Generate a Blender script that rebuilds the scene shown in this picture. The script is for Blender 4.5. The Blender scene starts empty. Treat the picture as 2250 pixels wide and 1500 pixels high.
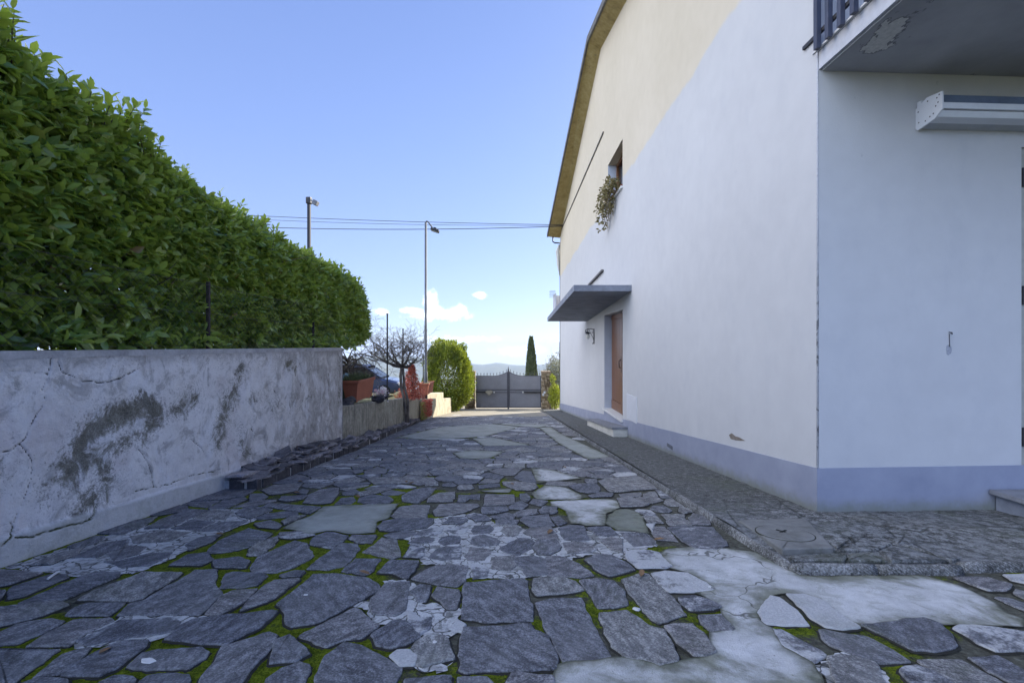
import bpy, bmesh, math, random
import numpy as np
from mathutils import Vector, Matrix, noise as mnoise

random.seed(7); rng = np.random.default_rng(11)
S = bpy.context.scene
COL = S.collection
EYE = 1.05; SL = 0.097            # eye height over the drive, fall of the drive per metre
def zg(y): return -SL * y
def P(px, py, Y): return ((px - 1120) / 1000 * Y, Y, EYE + (760 - py) / 1000 * Y)
def G(px, py):
    Y = EYE * 1000 / (py - 857); return ((px - 1120) / 1000 * Y, Y)
def R(d): return math.radians(d)

# ------------------------------------------------------------------ node helper
class NT:
    def __init__(s, name):
        s.m = bpy.data.materials.new(name); s.m.use_nodes = True
        s.t = s.m.node_tree; s.t.nodes.clear()
        s.out = s.t.nodes.new('ShaderNodeOutputMaterial')
        s.c = None
    def n(s, typ, **kw):
        x = s.t.nodes.new(typ)
        for k, v in kw.items(): setattr(x, k, v)
        return x
    def put(s, sock, v):
        if isinstance(v, bpy.types.NodeSocket): s.t.links.new(v, sock)
        elif v is not None:
            if hasattr(sock.default_value, '__len__') and len(sock.default_value) == 4 and len(v) == 3: v = (*v, 1)
            sock.default_value = v
    def pos(s):
        if s.c is None: s.c = s.n('ShaderNodeNewGeometry').outputs['Position']
        return s.c
    def objc(s): return s.n('ShaderNodeTexCoord').outputs['Object']
    def attr(s, name):
        return s.n('ShaderNodeAttribute', attribute_name=name).outputs['Fac']
    def scale(s, vec, sc):
        x = s.n('ShaderNodeVectorMath', operation='MULTIPLY'); s.put(x.inputs[0], vec); x.inputs[1].default_value = sc
        return x.outputs[0]
    def noise(s, sc, det=4, rough=.55, vec=None, dist=0, w=None):
        x = s.n('ShaderNodeTexNoise'); s.put(x.inputs['Vector'], vec or s.pos())
        x.inputs['Scale'].default_value = sc; x.inputs['Detail'].default_value = det
        x.inputs['Roughness'].default_value = rough; x.inputs['Distortion'].default_value = dist
        return x.outputs['Fac']
    def noisec(s, sc, det=3, vec=None):
        x = s.n('ShaderNodeTexNoise'); s.put(x.inputs['Vector'], vec or s.pos())
        x.inputs['Scale'].default_value = sc; x.inputs['Detail'].default_value = det
        return x.outputs['Color']
    def vor(s, sc, feat='F1', vec=None, rnd=1, out='Distance'):
        x = s.n('ShaderNodeTexVoronoi', feature=feat); s.put(x.inputs['Vector'], vec or s.pos())
        x.inputs['Scale'].default_value = sc; x.inputs['Randomness'].default_value = rnd
        return x.outputs[out]
    def mix(s, f, a, b, mode='MIX'):
        x = s.n('ShaderNodeMix', data_type='RGBA', blend_type=mode)
        s.put(x.inputs[0], f); s.put(x.inputs[6], a); s.put(x.inputs[7], b)
        return x.outputs[2]
    def math(s, op, a, b=None, c=None, clamp=False):
        x = s.n('ShaderNodeMath', operation=op, use_clamp=clamp)
        s.put(x.inputs[0], a)
        if b is not None: s.put(x.inputs[1], b)
        if c is not None: s.put(x.inputs[2], c)
        return x.outputs[0]
    def ss(s, v, a, b):
        x = s.n('ShaderNodeMapRange', interpolation_type='SMOOTHSTEP'); s.put(x.inputs[0], v)
        x.inputs[1].default_value = a; x.inputs[2].default_value = b
        return x.outputs[0]
    def ramp(s, f, stops):
        x = s.n('ShaderNodeValToRGB'); s.put(x.inputs[0], f)
        e = x.color_ramp.elements
        while len(e) < len(stops): e.new(.5)
        for i, (p, c) in enumerate(stops): e[i].position = p; e[i].color = (*c, 1)
        return x.outputs[0]
    def sep(s, v):
        x = s.n('ShaderNodeSeparateXYZ'); s.put(x.inputs[0], v); return x.outputs
    def comb(s, a, b, c):
        x = s.n('ShaderNodeCombineXYZ'); s.put(x.inputs[0], a); s.put(x.inputs[1], b); s.put(x.inputs[2], c); return x.outputs[0]
    def bump(s, h, st=.5, d=.01, nrm=None):
        x = s.n('ShaderNodeBump'); s.put(x.inputs['Height'], h); x.inputs['Strength'].default_value = st
        x.inputs['Distance'].default_value = d
        if nrm is not None: s.put(x.inputs['Normal'], nrm)
        return x.outputs[0]
    def done(s, col, rough=.8, nrm=None, metal=0, spec=.3, trans=None, emit=None):
        b = s.n('ShaderNodeBsdfPrincipled')
        s.put(b.inputs['Base Color'], col); s.put(b.inputs['Roughness'], rough)
        s.put(b.inputs['Metallic'], metal); s.put(b.inputs['Specular IOR Level'], spec)
        if nrm is not None: s.put(b.inputs['Normal'], nrm)
        o = b.outputs[0]
        if trans is not None:
            t = s.n('ShaderNodeBsdfTranslucent'); s.put(t.inputs[0], trans[0])
            mx = s.n('ShaderNodeMixShader'); mx.inputs[0].default_value = trans[1]
            s.t.links.new(o, mx.inputs[1]); s.t.links.new(t.outputs[0], mx.inputs[2]); o = mx.outputs[0]
        s.t.links.new(o, s.out.inputs[0])
        return s.m

def plain(name, col, rough=.6, var=.25, sc=6, metal=0, bump=.15, bsc=40, spec=.35):
    t = NT(name)
    n1 = t.noise(sc, 5); n2 = t.noise(sc * 7, 3)
    f = t.math('ADD', t.math('MULTIPLY', n1, .65), t.math('MULTIPLY', n2, .35))
    lo = tuple(c * (1 - var) for c in col); hi = tuple(min(1, c * (1 + var)) for c in col)
    c = t.ramp(f, [(.3, lo), (.7, hi)])
    return t.done(c, rough, t.bump(t.noise(bsc, 4), bump, .01), metal, spec)

# ------------------------------------------------------------------ mesh helper
class MB:
    def __init__(s): s.v = []; s.f = []
    def add(s, vs, fs):
        o = len(s.v); s.v += [tuple(v) for v in vs]; s.f += [tuple(i + o for i in f) for f in fs]
    def box(s, x0, x1, y0, y1, z0, z1, m=None):
        vs = [(x, y, z) for z in (z0, z1) for y in (y0, y1) for x in (x0, x1)]
        if m is not None: vs = [tuple(m @ Vector(v)) for v in vs]
        s.add(vs, [(0, 2, 3, 1), (4, 5, 7, 6), (0, 1, 5, 4), (2, 6, 7, 3), (0, 4, 6, 2), (1, 3, 7, 5)])
    def bbox(s, x0, x1, y0, y1, z0, z1, b=.01, m=None):
        """box with chamfered edges"""
        b = min(b, (x1-x0)*.45, (y1-y0)*.45, (z1-z0)*.45)
        bm = bmesh.new(); bmesh.ops.create_cube(bm, size=1)
        for v in bm.verts:
            v.co = Vector(((x0+x1)/2 + v.co.x*(x1-x0), (y0+y1)/2 + v.co.y*(y1-y0), (z0+z1)/2 + v.co.z*(z1-z0)))
        bmesh.ops.bevel(bm, geom=bm.edges[:], offset=b, segments=2, affect='EDGES', profile=.6)
        bm.verts.index_update()
        s.add([tuple(m @ v.co) if m is not None else tuple(v.co) for v in bm.verts], [[v.index for v in f.verts] for f in bm.faces]); bm.free()
    def prism(s, lo, hi):
        """two matching rings of 3-D points, closed with caps"""
        n = len(lo); vs = list(lo) + list(hi)
        fs = [tuple(range(n))[::-1], tuple(range(n, 2*n))] + [(i, (i+1) % n, n+(i+1) % n, n+i) for i in range(n)]
        s.add(vs, fs)
    def tube(s, pts, rad, n=6, cap=True):
        pts = [Vector(p) for p in pts]; rs = rad if hasattr(rad, '__len__') else [rad]*len(pts)
        rings = []; up = None
        for i, p in enumerate(pts):
            d = (pts[min(i+1, len(pts)-1)] - pts[max(i-1, 0)]).normalized()
            if up is None: up = d.orthogonal().normalized()
            up = (up - d*up.dot(d))
            up = up.normalized() if up.length > 1e-5 else d.orthogonal().normalized()
            w = d.cross(up)
            rings.append([p + (up*math.cos(2*math.pi*k/n) + w*math.sin(2*math.pi*k/n))*rs[i] for k in range(n)])
        vs = [v for r in rings for v in r]
        fs = [(i*n+k, i*n+(k+1) % n, (i+1)*n+(k+1) % n, (i+1)*n+k) for i in range(len(pts)-1) for k in range(n)]
        if cap: fs += [tuple(range(n))[::-1], tuple(range((len(pts)-1)*n, len(pts)*n))]
        s.add(vs, fs)
    def lathe(s, c, prof, n=16):
        """prof: list of (radius, z) about vertical axis through c"""
        vs = [(c[0]+r*math.cos(2*math.pi*k/n), c[1]+r*math.sin(2*math.pi*k/n), c[2]+z) for r, z in prof for k in range(n)]
        fs = [(i*n+k, i*n+(k+1) % n, (i+1)*n+(k+1) % n, (i+1)*n+k) for i in range(len(prof)-1) for k in range(n)]
        fs += [tuple(range(n))[::-1], tuple(range((len(prof)-1)*n, len(prof)*n))]
        s.add(vs, fs)

def rawmesh(name, v, f):
    me = bpy.data.meshes.new(name); me.from_pydata([tuple(x) for x in v], [], f); me.update(); return me
def fastmesh(name, v, loops, starts, totals):
    me = bpy.data.meshes.new(name)
    me.vertices.add(len(v)); me.vertices.foreach_set('co', np.asarray(v, np.float32).ravel())
    me.loops.add(len(loops)); me.loops.foreach_set('vertex_index', np.asarray(loops, np.int32))
    me.polygons.add(len(starts)); me.polygons.foreach_set('loop_start', np.asarray(starts, np.int32))
    me.polygons.foreach_set('loop_total', np.asarray(totals, np.int32))
    me.update(calc_edges=True); me.validate(); return me
def vattr(me, name, vals):
    a = me.attributes.new(name, 'FLOAT', 'POINT'); a.data.foreach_set('value', np.asarray(vals, np.float32))

def obj(name, src, mat, parent=None, smooth=False, angle=None):
    """link ONE mesh object; src in world coordinates (moved into the parent's frame)"""
    me = rawmesh(name, src.v, src.f) if isinstance(src, MB) else src
    if isinstance(src, MB):
        bm = bmesh.new(); bm.from_mesh(me); bmesh.ops.recalc_face_normals(bm, faces=bm.faces[:]); bm.to_mesh(me); bm.free()
    me.name = name
    for m in (mat if isinstance(mat, (list, tuple)) else [mat]): me.materials.append(m)
    if smooth: me.polygons.foreach_set('use_smooth', np.ones(len(me.polygons), bool))
    if angle is not None: me.set_sharp_from_angle(angle=R(angle))
    o = bpy.data.objects.new(name, me); COL.objects.link(o)
    if parent is not None:
        o.parent = parent
        off = Vector(parent.location)
        q = parent
        while q.parent is not None: q = q.parent; off += Vector(q.location)
        me.transform(Matrix.Translation(-off))
    return o
def tag(o, label=None, cat=None, group=None, kind=None):
    if label: o['label'] = label
    if cat: o['category'] = cat
    if group: o['group'] = group
    if kind: o['kind'] = kind
    return o
def thing(name, label, cat, loc=(0, 0, 0), group=None):
    o = bpy.data.objects.new(name, None); COL.objects.link(o); o.location = loc; o.empty_display_size = .1
    return tag(o, label, cat, group)
def struct(name, src, mat, smooth=False):
    return tag(obj(name, src, mat, smooth=smooth), kind='structure')

# ------------------------------------------------------------------ leaves
def leaf_mesh(name, pos, d, up, L, W, fold=.25, curl=.25, simple=False):
    """many leaves as one mesh. pos,d,up: (N,3); L,W: (N,)"""
    pos = np.asarray(pos, float); N = len(pos)
    d = d / (np.linalg.norm(d, axis=1, keepdims=True) + 1e-9)
    side = np.cross(d, up); side /= (np.linalg.norm(side, axis=1, keepdims=True) + 1e-9)
    nrm = np.cross(side, d)
    L = np.asarray(L)[:, None]; W = np.asarray(W)[:, None]
    def pt(t, sx, lift):
        return pos + d*L*t + side*W*.5*sx + nrm*(lift*W - curl*L*t*t*.9)
    if simple:
        v = np.stack([pt(0, 0, 0), pt(.45, -1, fold), pt(1, 0, 0), pt(.45, 1, fold)], 1); k = 4
        tmpl = [(0, 1, 2, 3)] if fold == 0 else [(0, 1, 2), (0, 2, 3)]
        mid = [1, 0, 1, 0]
    else:
        v = np.stack([pt(0, 0, 0), pt(.3, -.88, fold*.5), pt(.3, 0, 0), pt(.3, .88, fold*.5),
                      pt(.68, -.86, fold*.5), pt(.68, 0, 0), pt(.68, .86, fold*.5), pt(1, 0, 0)], 1); k = 8
        tmpl = [(0, 2, 1), (0, 3, 2), (1, 2, 5, 4), (2, 3, 6, 5), (4, 5, 7), (5, 6, 7)]
        mid = [1, 0, 1, 0, 0, 1, 0, 1]
    lt = np.concatenate([np.array(t) for t in tmpl]); tot = np.array([len(t) for t in tmpl])
    loops = (np.arange(N)[:, None]*k + lt[None]).ravel()
    totals = np.tile(tot, N); starts = np.concatenate([[0], np.cumsum(totals)[:-1]])
    me = fastmesh(name, v.reshape(-1, 3), loops, starts, totals)
    vattr(me, 'rnd', np.repeat(rng.random(N), k)); vattr(me, 'mid', np.tile(np.array(mid, float), N))
    me.polygons.foreach_set('use_smooth', np.ones(len(me.polygons), bool))
    return me
def rvec(n):
    v = rng.normal(size=(n, 3)); return v/np.linalg.norm(v, axis=1, keepdims=True)

def leaf_mat(name, cols, rough=.38, tr=.3, trcol=None, spec=.45, midc=None, clump=1.2, dry=False):
    t = NT(name)
    r = t.attr('rnd')
    f = t.math('ADD', t.math('MULTIPLY', r, .7), t.math('MULTIPLY', t.noise(clump, 2), .5))
    c = t.ramp(f, [(.2 + .65*i/(len(cols)-1), q) for i, q in enumerate(cols)])
    if midc: c = t.mix(t.math('MULTIPLY', t.ss(t.attr('mid'), .82, 1), .55), c, midc)
    if dry: c = t.mix(t.ss(r, .986, .989), c, (.26, .13, .05)); c = t.mix(t.math('MULTIPLY', t.ss(r, .03, .02), .8), c, (.3, .32, .06))
    bk = t.n('ShaderNodeNewGeometry').outputs['Backfacing']
    c2 = t.mix(t.math('MULTIPLY', bk, .5), c, tuple(min(1, q*1.5+.01) for q in cols[-1]))
    tc = trcol or tuple(min(1, q*1.6) for q in cols[-1])
    return t.done(c2, rough, t.bump(t.noise(60, 2), .15, .004), 0, spec, trans=(tc, tr))
HAZE = 0.0002; SKY = .13; SUN = 3.0; EXPO = 1.9; SKYMIX = .82
GRAD = [(0, (.36, .48, .78)), (.06, (.41, .52, .86)), (.2, (.35, .46, .88)), (.42, (.26, .38, .84)), (.66, (.19, .29, .71)), (1, (.14, .24, .6))]
CLOUD = (5.4, 5.5, 5.9); SKYFILL = .92; SKYFILLC = (8.8, 8.5, 8.7)
# ------------------------------------------------------------------ paving: flagstones measured from the place
TILES = {'A': (0, 1200, 5), 'B': (450, 1200, 5), 'C': (900, 1200, 5), 'D': (1350, 1200, 5), 'E': (1800, 1200, 5),
         'F': (550, 1020, 6.4286), 'G': (880, 1020, 6.4286), 'H': (1210, 1020, 6.4286), 'P': (0, 1000, 3), 'Q': (750, 1000, 3), 'S': (450, 880, 2.368)}
def tp(tile, s):
    ox, oy, k = TILES[tile]; a = [float(q) for q in s.replace(' ', ',').split(',')]
    return [G(ox + a[i]/k, oy + a[i+1]/k) for i in range(0, len(a), 2)]
STONES = '''A -60,240 380,285 450,290 100,415 -60,450
A 130,440 560,300 700,300 740,335 230,545 125,560 115,490
A 215,605 420,520 880,320 1120,265 1310,280 1290,320 700,570 560,590
A 870,580 1020,490 1440,340 1560,285 2000,285 1920,345 1540,570 1470,590
A -60,660 600,600 690,610 740,640 500,735 230,815 -60,885
A 715,745 830,655 930,612 1355,608 1215,745
A 1310,740 1430,625 1600,580 2030,330 2150,255 2365,250 2370,340 2345,430 2430,490 2420,530 2240,690 2200,735
A -60,960 180,850 330,815 560,785 700,810 600,880 350,990 220,1045 -60,1060
A 290,1085 500,960 800,800 1200,780 1230,810 950,940 770,1070
A 870,1010 1030,950 1290,810 1900,790 1960,830 1900,920 1750,945 1190,1020 990,1070 L.2
A -60,1120 650,1130 480,1230 300,1370 140,1490 100,1560 -60,1560
A 360,1440 480,1340 700,1180 990,1105 880,1220 720,1330 680,1380
A 690,1410 760,1320 1220,1085 1330,1045 1610,1040 1580,1100 1260,1340 1110,1420
A 1430,1300 1560,1165 1700,1145 2200,1110 2270,1150 2230,1220 2070,1320 1650,1345 1480,1330
A 1830,1010 1960,900 2100,810 2500,760 3000,710 3030,715 2980,780 2820,890 2640,990 2490,1080 2250,1065
A 1100,1490 1230,1425 1440,1425 1480,1440 1440,1560 1060,1560
A 1560,1470 1620,1415 1900,1400 2060,1410 2060,1470 2010,1560 1520,1560
P 220,720 300,680 560,600 500,650 330,715
P 450,600 640,530 680,530 640,570 500,610
P 480,670 700,570 850,550 830,590 640,665
P 650,510 860,430 1030,400 950,460 800,520
P 720,640 830,590 950,600 900,650 760,690
P 860,530 1060,495 1250,505 1120,560 900,575
P 1150,480 1260,425 1410,435 1290,490
P 960,480 1060,420 1250,350 1380,360 1230,420 1100,475
P 1300,400 1400,355 1540,370 1480,420 1280,415
P 1310,495 1440,440 1620,435 1500,490
P 1230,590 1310,540 1450,520 1380,570 1250,620
P 1120,720 1240,655 1360,640 1400,690 1330,720
P 1380,610 1450,560 1640,480 1790,515 1700,580 1520,630 1370,640
P 1410,690 1560,670 1640,690 1620,735 1420,735
P 1630,650 1690,570 1830,525 1790,600 1700,660
P 700,690 760,700 1000,640 1130,640 1090,670 980,720 820,735
F 20,1450 130,1290 640,1075 790,1110 830,1190 905,1275 640,1430 380,1510 60,1510
F 420,960 690,945 760,980 900,1000 730,1030 570,1045 430,1025 L.3
F 870,1060 950,1000 1080,945 1220,965 1380,1000 1300,1070 1140,1180 1000,1150 850,1120 L.2
F 1390,1040 1440,995 1770,990 1700,1100 1530,1095
F 1160,1200 1290,1105 1500,1120 1530,1190 1450,1290 1330,1420 1100,1470 820,1460 880,1400
F 1600,1220 1800,1090 1850,1020 2050,1050 2090,1160 2120,1290 2000,1310 1750,1260
F 1810,880 1880,800 2121,765 2590,770 2560,830 2490,890 2250,920 1980,935 1850,925
F 2000,720 2120,590 2330,560 2530,565 2480,740 2300,755 2040,750
F 1540,470 1720,425 1950,450 2020,500 1940,545 1650,560 1530,520
F 1860,400 1980,355 2180,390 2090,420 1900,430
F 1660,210 1800,185 2600,180 2550,250 1750,275
F 1310,390 1480,340 1540,385 1440,430 1320,430
F 1200,560 1290,470 1450,450 1480,500 1420,545
F 760,540 830,430 1000,350 1240,330 1230,420 1130,540 980,555
F 170,360 330,285 730,260 640,370 420,410 300,425
F 0,410 170,405 240,450 180,490 0,510
F 400,500 450,450 800,430 740,480 540,510
F 170,590 260,545 560,560 850,580 990,590 840,690 640,650 360,610
F 460,800 560,740 780,715 640,780 480,850
F 60,830 280,790 440,860 390,900 130,880
F 630,395 740,350 820,360 780,420
F 1620,90 1800,30 1930,70 1900,130 1620,140
F 0,1190 130,1080 380,1050 240,1190 120,1280 0,1280
G 30,430 180,350 380,320 500,325 380,450 250,540 30,510
G 400,470 540,400 760,385 760,430 730,520 380,525
G 820,430 1110,420 1110,490 960,470 830,460
G 820,480 960,490 900,530 810,530
G 1180,570 1210,420 1500,420 1600,420 1600,530 1520,560 1330,570
G 360,260 520,235 530,290 360,295
G 600,270 720,245 790,290 760,310 600,305
G 810,330 830,290 1000,285 1030,330 980,350 820,350
G 500,720 470,650 560,560 760,545 1090,550 1110,580 900,670 690,710
G 150,260 250,220 480,210 510,235 330,270 280,290
G 1110,290 1240,270 1400,265 1400,300 1110,330
G 1450,240 1640,240 1900,265 1930,320 1850,360 1650,360 1460,280
G 1610,180 1720,85 1840,95 1880,170 1930,250 1760,250
G 1270,90 1400,50 1720,50 1600,150 1480,150
G 1110,265 1200,195 1400,220 1390,250
G 1120,150 1230,110 1380,140 1460,160 1400,210 1190,180
G 1540,590 1620,540 1700,510 1800,560 1720,630 1530,620
G 1700,490 1690,410 1780,410 1830,480 1790,530
G 1830,540 1880,480 2080,510 1980,580
G 1960,640 2020,590 2200,590 2170,670 1980,680
G 1150,640 1160,600 1500,590 1510,640 1300,690 1170,690
G 1600,690 1700,640 1920,630 1940,680 1650,730
G 1270,730 1500,680 1600,700 1600,760 1330,760
G 620,830 700,750 930,745 940,780 840,840 L.3
G 930,720 1030,690 1200,720 1260,790 1080,800 L.4
G 640,930 860,850 950,900 900,950 800,970 L.4
G 1010,930 1060,860 1260,850 1310,900 1240,960 1040,975 L.2
G 1340,780 1480,760 1660,780 1640,830 1350,835
G 1430,930 1490,850 1640,850 1700,900 1620,1000 1530,1010
G 1700,780 1760,740 2080,710 2120,800 2160,860 1840,880
G 1760,960 1830,900 2110,880 2200,1010 2190,1045 1980,1055
G 130,1100 250,1030 400,1015 460,1060 430,1090 280,1100
G 540,1080 600,1020 720,1000 820,1020 830,1110 620,1130
G 1010,1110 1040,1020 1170,990 1340,1040 1390,1080 1360,1130 1100,1140
G 1420,1180 1560,1100 1690,1040 1800,1040 1880,1090 1830,1180 1640,1285 1490,1230
G 1900,1170 1930,1080 2190,1060 2250,1150 2240,1200 2100,1270 1950,1260
G 50,1300 150,1140 260,1130 320,1170 320,1260 280,1310 L.3
G 400,1310 520,1190 640,1150 840,1150 820,1250 840,1330 600,1340 L.2
G 930,1290 1000,1165 1240,1190 1260,1240 1160,1340 960,1340 L.2
G 1440,1070 1560,1030 1600,1070 1500,1100 L.9
G 200,1000 300,930 600,880 560,960 400,1000 L.4
C 20,345 190,240 300,195 640,205 600,380 520,430 240,390
C 590,780 590,430 620,395 900,370 1250,340 1280,370 1290,480 1330,620 1350,800 880,815
C 560,1350 570,1000 600,890 1000,885 1340,845 1370,910 1520,980 1600,1150 1590,1330 1300,1350 900,1345 620,1365
C 1390,610 1560,575 1890,560 1930,700 2060,950 2200,1210 1950,1235 1690,1245 1620,1080 1490,850 L.12
C 905,120 1140,100 1140,220 1110,255 920,235
C 1145,120 1330,95 1490,130 1510,300 1290,320 1260,250 1170,170
C 1515,110 1640,105 1850,180 2010,310 1900,325 1520,310
C 1935,140 2080,92 2210,100 2370,175 2465,250 2330,290 2200,318 2110,290
C 1365,500 1360,345 1680,330 1800,370 1910,470 1800,495 1390,525
C 1880,365 2050,340 2240,370 2350,480 2400,630 2300,650 2080,665 2020,570
C 10,490 130,410 215,430 200,530 170,600 100,590
C 260,530 310,450 520,490 545,540 490,690 440,690 340,600
C 20,1120 160,990 370,985 430,1050 480,1230 300,1260 130,1310 60,1270 L.2
C -40,1480 200,1440 450,1435 460,1560 -40,1560
C 525,1440 850,1430 910,1490 930,1560 525,1560
C 1090,1480 1120,1385 1560,1420 1590,1560 1090,1560
C 460,890 540,800 610,850 570,930 L.9
C 690,200 800,200 850,260 830,320 720,340 L.35
C 0,700 110,780 220,770 200,900 120,960 0,850 L.5
B 1820,640 1850,560 1940,480 2000,400 2230,380 2210,560 2180,700 2100,745 1860,730 L.15
B 1850,960 1960,880 2080,810 2200,815 2330,960 2360,990 2200,1070 2030,1105 1900,1070
B 800,630 1060,430 1200,305 1400,300 1780,350 1890,410 1920,470 1700,590 1300,800 1230,830 950,880 900,840 880,780 890,700
B 190,440 230,290 300,270 600,290 680,320 570,420 420,445
B 20,740 200,540 300,490 570,465 480,570 300,680 160,745
B 400,710 480,600 650,450 760,370 1030,350 850,500 760,560 560,650
B 1070,980 1280,860 1660,680 1720,720 1910,870 1720,990 1500,1030 1340,1085 1200,1040
B 1190,1560 1260,1350 1330,1190 1530,1050 1650,1070 1930,1180 2150,1320 2080,1470 2070,1560
B 720,1290 790,1030 920,970 1150,1180 1000,1240
B -20,1420 110,1280 200,1110 560,1000 700,945 780,970 760,1030 640,1200 520,1310 430,1430 380,1500 340,1560 -60,1560
B 700,1430 850,1330 1030,1260 1130,1300 1140,1370 1080,1480 1040,1560 640,1560
B 1510,265 1660,125 1920,130 1840,260 1770,300
B 1910,280 2050,150 2340,160 2290,270 2220,350 2060,295
B 830,310 1000,260 1090,265 1040,315 860,330
B 2040,1200 2130,1140 2240,1130 2330,1200 2290,1300 2160,1310 L.6
D 80,360 310,280 370,300 500,440 640,560 780,735 620,790 480,830 420,790 290,640 170,500
D 410,290 560,265 800,285 1000,390 1100,460 960,480 870,490 600,490 540,440 L.45
D 700,560 880,545 1030,580 1160,660 1090,690 980,700 830,690 750,630 L.3
D 930,750 1170,735 1310,890 1290,910 1050,910 960,830 L.12
D 570,880 650,860 860,850 950,940 1040,1040 1090,1150 980,1190 880,1195 700,1050
D -165,720 130,700 230,760 380,870 540,910 630,1080 680,1250 500,1290 300,1230 130,1190 -10,1090 -80,950 L.08
D 1580,720 1720,540 1810,560 1990,700 2130,860 1900,850 1650,830 L1
D 1900,520 2100,530 2250,570 2400,690 2520,780 2680,880 2500,920 2330,880 2200,800 2060,680 L.8
D 1740,890 1830,900 2000,1000 2250,1130 2310,1180 2180,1260 1990,1150 1860,1080 L.35
D 130,60 330,35 480,70 620,210 560,240 430,235 260,240 140,130 L.5
E 0,910 520,990 700,1080 830,1150 980,1250 640,1270 380,1180 150,1080 30,990
E 480,870 720,850 1160,785 1330,850 1500,1080 1470,1105 1240,1150 1040,1140 830,1030 640,950 L.15
E 1500,900 1560,870 1750,870 2000,900 2320,940 2320,1130 1920,1140 1760,1060 1600,960 L.45
E 110,1200 300,1195 580,1270 650,1400 720,1560 230,1560 180,1400 L.1
E 920,1310 1070,1290 1240,1360 1400,1460 1560,1560 1080,1560 920,1380 L.2
E 1100,1240 1380,1230 1560,1240 1700,1320 1900,1420 2060,1520 2100,1560 1620,1560 1360,1420
E 1650,1210 1980,1200 2100,1270 2320,1390 2320,1500 2140,1490 1860,1350
E 1490,340 1640,330 1870,340 2100,410 2040,480 1850,480 1700,420 L.3
E 2030,310 2320,290 2320,420 2130,370 L.4
E 1950,550 2080,560 2320,640 2320,720 2180,660 L.2
H 680,240 780,200 1200,160 1300,190 1500,340 1200,360 970,385 850,390 700,260
H 270,310 400,270 650,270 690,330 670,390 520,400 400,380
H 540,440 700,395 880,410 850,450 580,460
H 490,230 500,205 640,200 650,250 530,260
H 950,480 1100,450 1200,480 1400,550 1300,590 1000,600
H 1200,460 1500,450 1580,500 1440,545
H 970,410 1280,390 1270,440 990,440
H 1410,620 1450,580 1580,570 1700,640 1660,670 1520,660
H 1820,660 1830,590 1950,620 1990,670 1880,690
H 1190,650 1240,620 1400,640 1490,700 1350,710 L.4
H 1310,730 1500,720 1580,820 1390,815
H 1570,700 1880,690 1890,760 1650,770
H 1960,760 2020,690 2120,710 2250,820 2250,850 2010,850
H 1630,790 1940,780 1990,850 1680,855
H 1660,890 1850,870 2280,880 2500,1130 2350,1190 2050,1180 1850,1060 L.25
H 1440,960 1470,870 1600,870 1680,960 1790,1080 1520,1050 L.15
H 1360,840 1460,840 1430,950 L.9
H 980,960 1320,960 1430,1040 1490,1120 1180,1150 1060,1030 L.15
H 530,890 640,870 840,880 950,990 800,1010 640,990
H 120,890 280,850 450,860 530,1060 380,1075 210,1060 150,960
H 710,1070 850,1020 1000,1050 990,1240 880,1200
H 190,1100 350,1090 560,1110 640,1190 540,1230 250,1250 L.25
H 0,740 100,720 220,810 120,860
H 10,600 80,600 70,680 0,700'''
PATCHES = '''F pale 440,905 640,790 860,720 1020,590 1200,575 1480,565 2110,545 2010,660 1960,760 1800,800 1760,960 1500,985 1380,985 1200,940 1080,935 880,980 740,970 690,930
H white 0,520 200,500 530,490 730,480 940,495 980,600 790,690 790,760 760,860 500,860 420,830 280,830 240,740 200,650 90,590 0,580
H green 780,830 800,720 940,630 1090,620 1200,660 1290,720 1340,830 1400,980 1340,970 1200,945 940,930 850,880
Q white 1250,80 1400,95 1590,150 1370,170 1290,185
Q white 1250,250 1350,190 1480,210 1620,275 1540,290 1290,290
Q pale 920,230 1130,215 1110,245 940,240
S pale 1000,190 1230,135 1500,120 1640,135 1460,185 1180,205
S pale 1390,195 1500,190 1700,230 1450,235
S pale 1290,270 1400,255 1560,265 1480,300 1330,300
S pale 1740,140 1800,135 1850,170 2110,290 2000,305 1950,280 1840,220
S pale 1500,118 1800,125 1740,139 1640,132
D white 580,20 850,0 1300,20 1560,60 2020,305 2250,322 2700,312 3400,312 3800,420 4200,620 4300,720 4500,790 4500,880 4000,865 3600,855 3400,790 3200,800 2900,845 2700,880 2520,770 2250,560 1900,510 1750,530 1580,720 1640,840 1740,890 1860,1090 2180,1270 2280,1420 2330,1560 -680,1560 -690,1400 -630,1290 -540,1260 -50,1220 120,1190 300,1235 500,1295 680,1255 880,1200 1090,1160 1040,1040 1050,930 1310,900 1170,735 1160,660 1000,560 870,495 1100,460 1000,390 800,285 600,230 480,70
G mortar 470,760 900,690 1250,740 1330,830 1650,845 1750,900 2250,880 2800,960 3200,900 3500,960 3620,1150 3380,1180 3180,1230 3180,1330 2950,1300 2700,1260 2450,1310 2420,1480 2050,1560 1500,1600 850,1600 870,1460 280,1400 290,1300 160,1100 30,1030 60,950
P mortar 20,735 480,590 860,480 1290,390 1400,350 1800,350 1740,400 1640,440 1440,520 1100,690 880,775 500,790 250,760
A mortar 760,1075 920,980 1260,790 1340,755 2150,745 2250,770 2100,830 1860,980 1700,1025 1200,1055 970,1095
B mortar 1650,640 1870,550 1960,370 2200,360 2330,400 2300,560 2420,590 2480,800 2460,835 2340,960 2100,800 1920,855
C mortar 0,560 100,600 340,620 450,700 540,660 565,720 540,880 420,990 150,985 0,860
C mortar 60,1290 130,1330 330,1260 480,1240 400,1340 310,1390 100,1340
E mortar 30,1250 90,1190 280,1140 560,1230 730,1360 810,1500 830,1570 150,1570 30,1350'''
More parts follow.
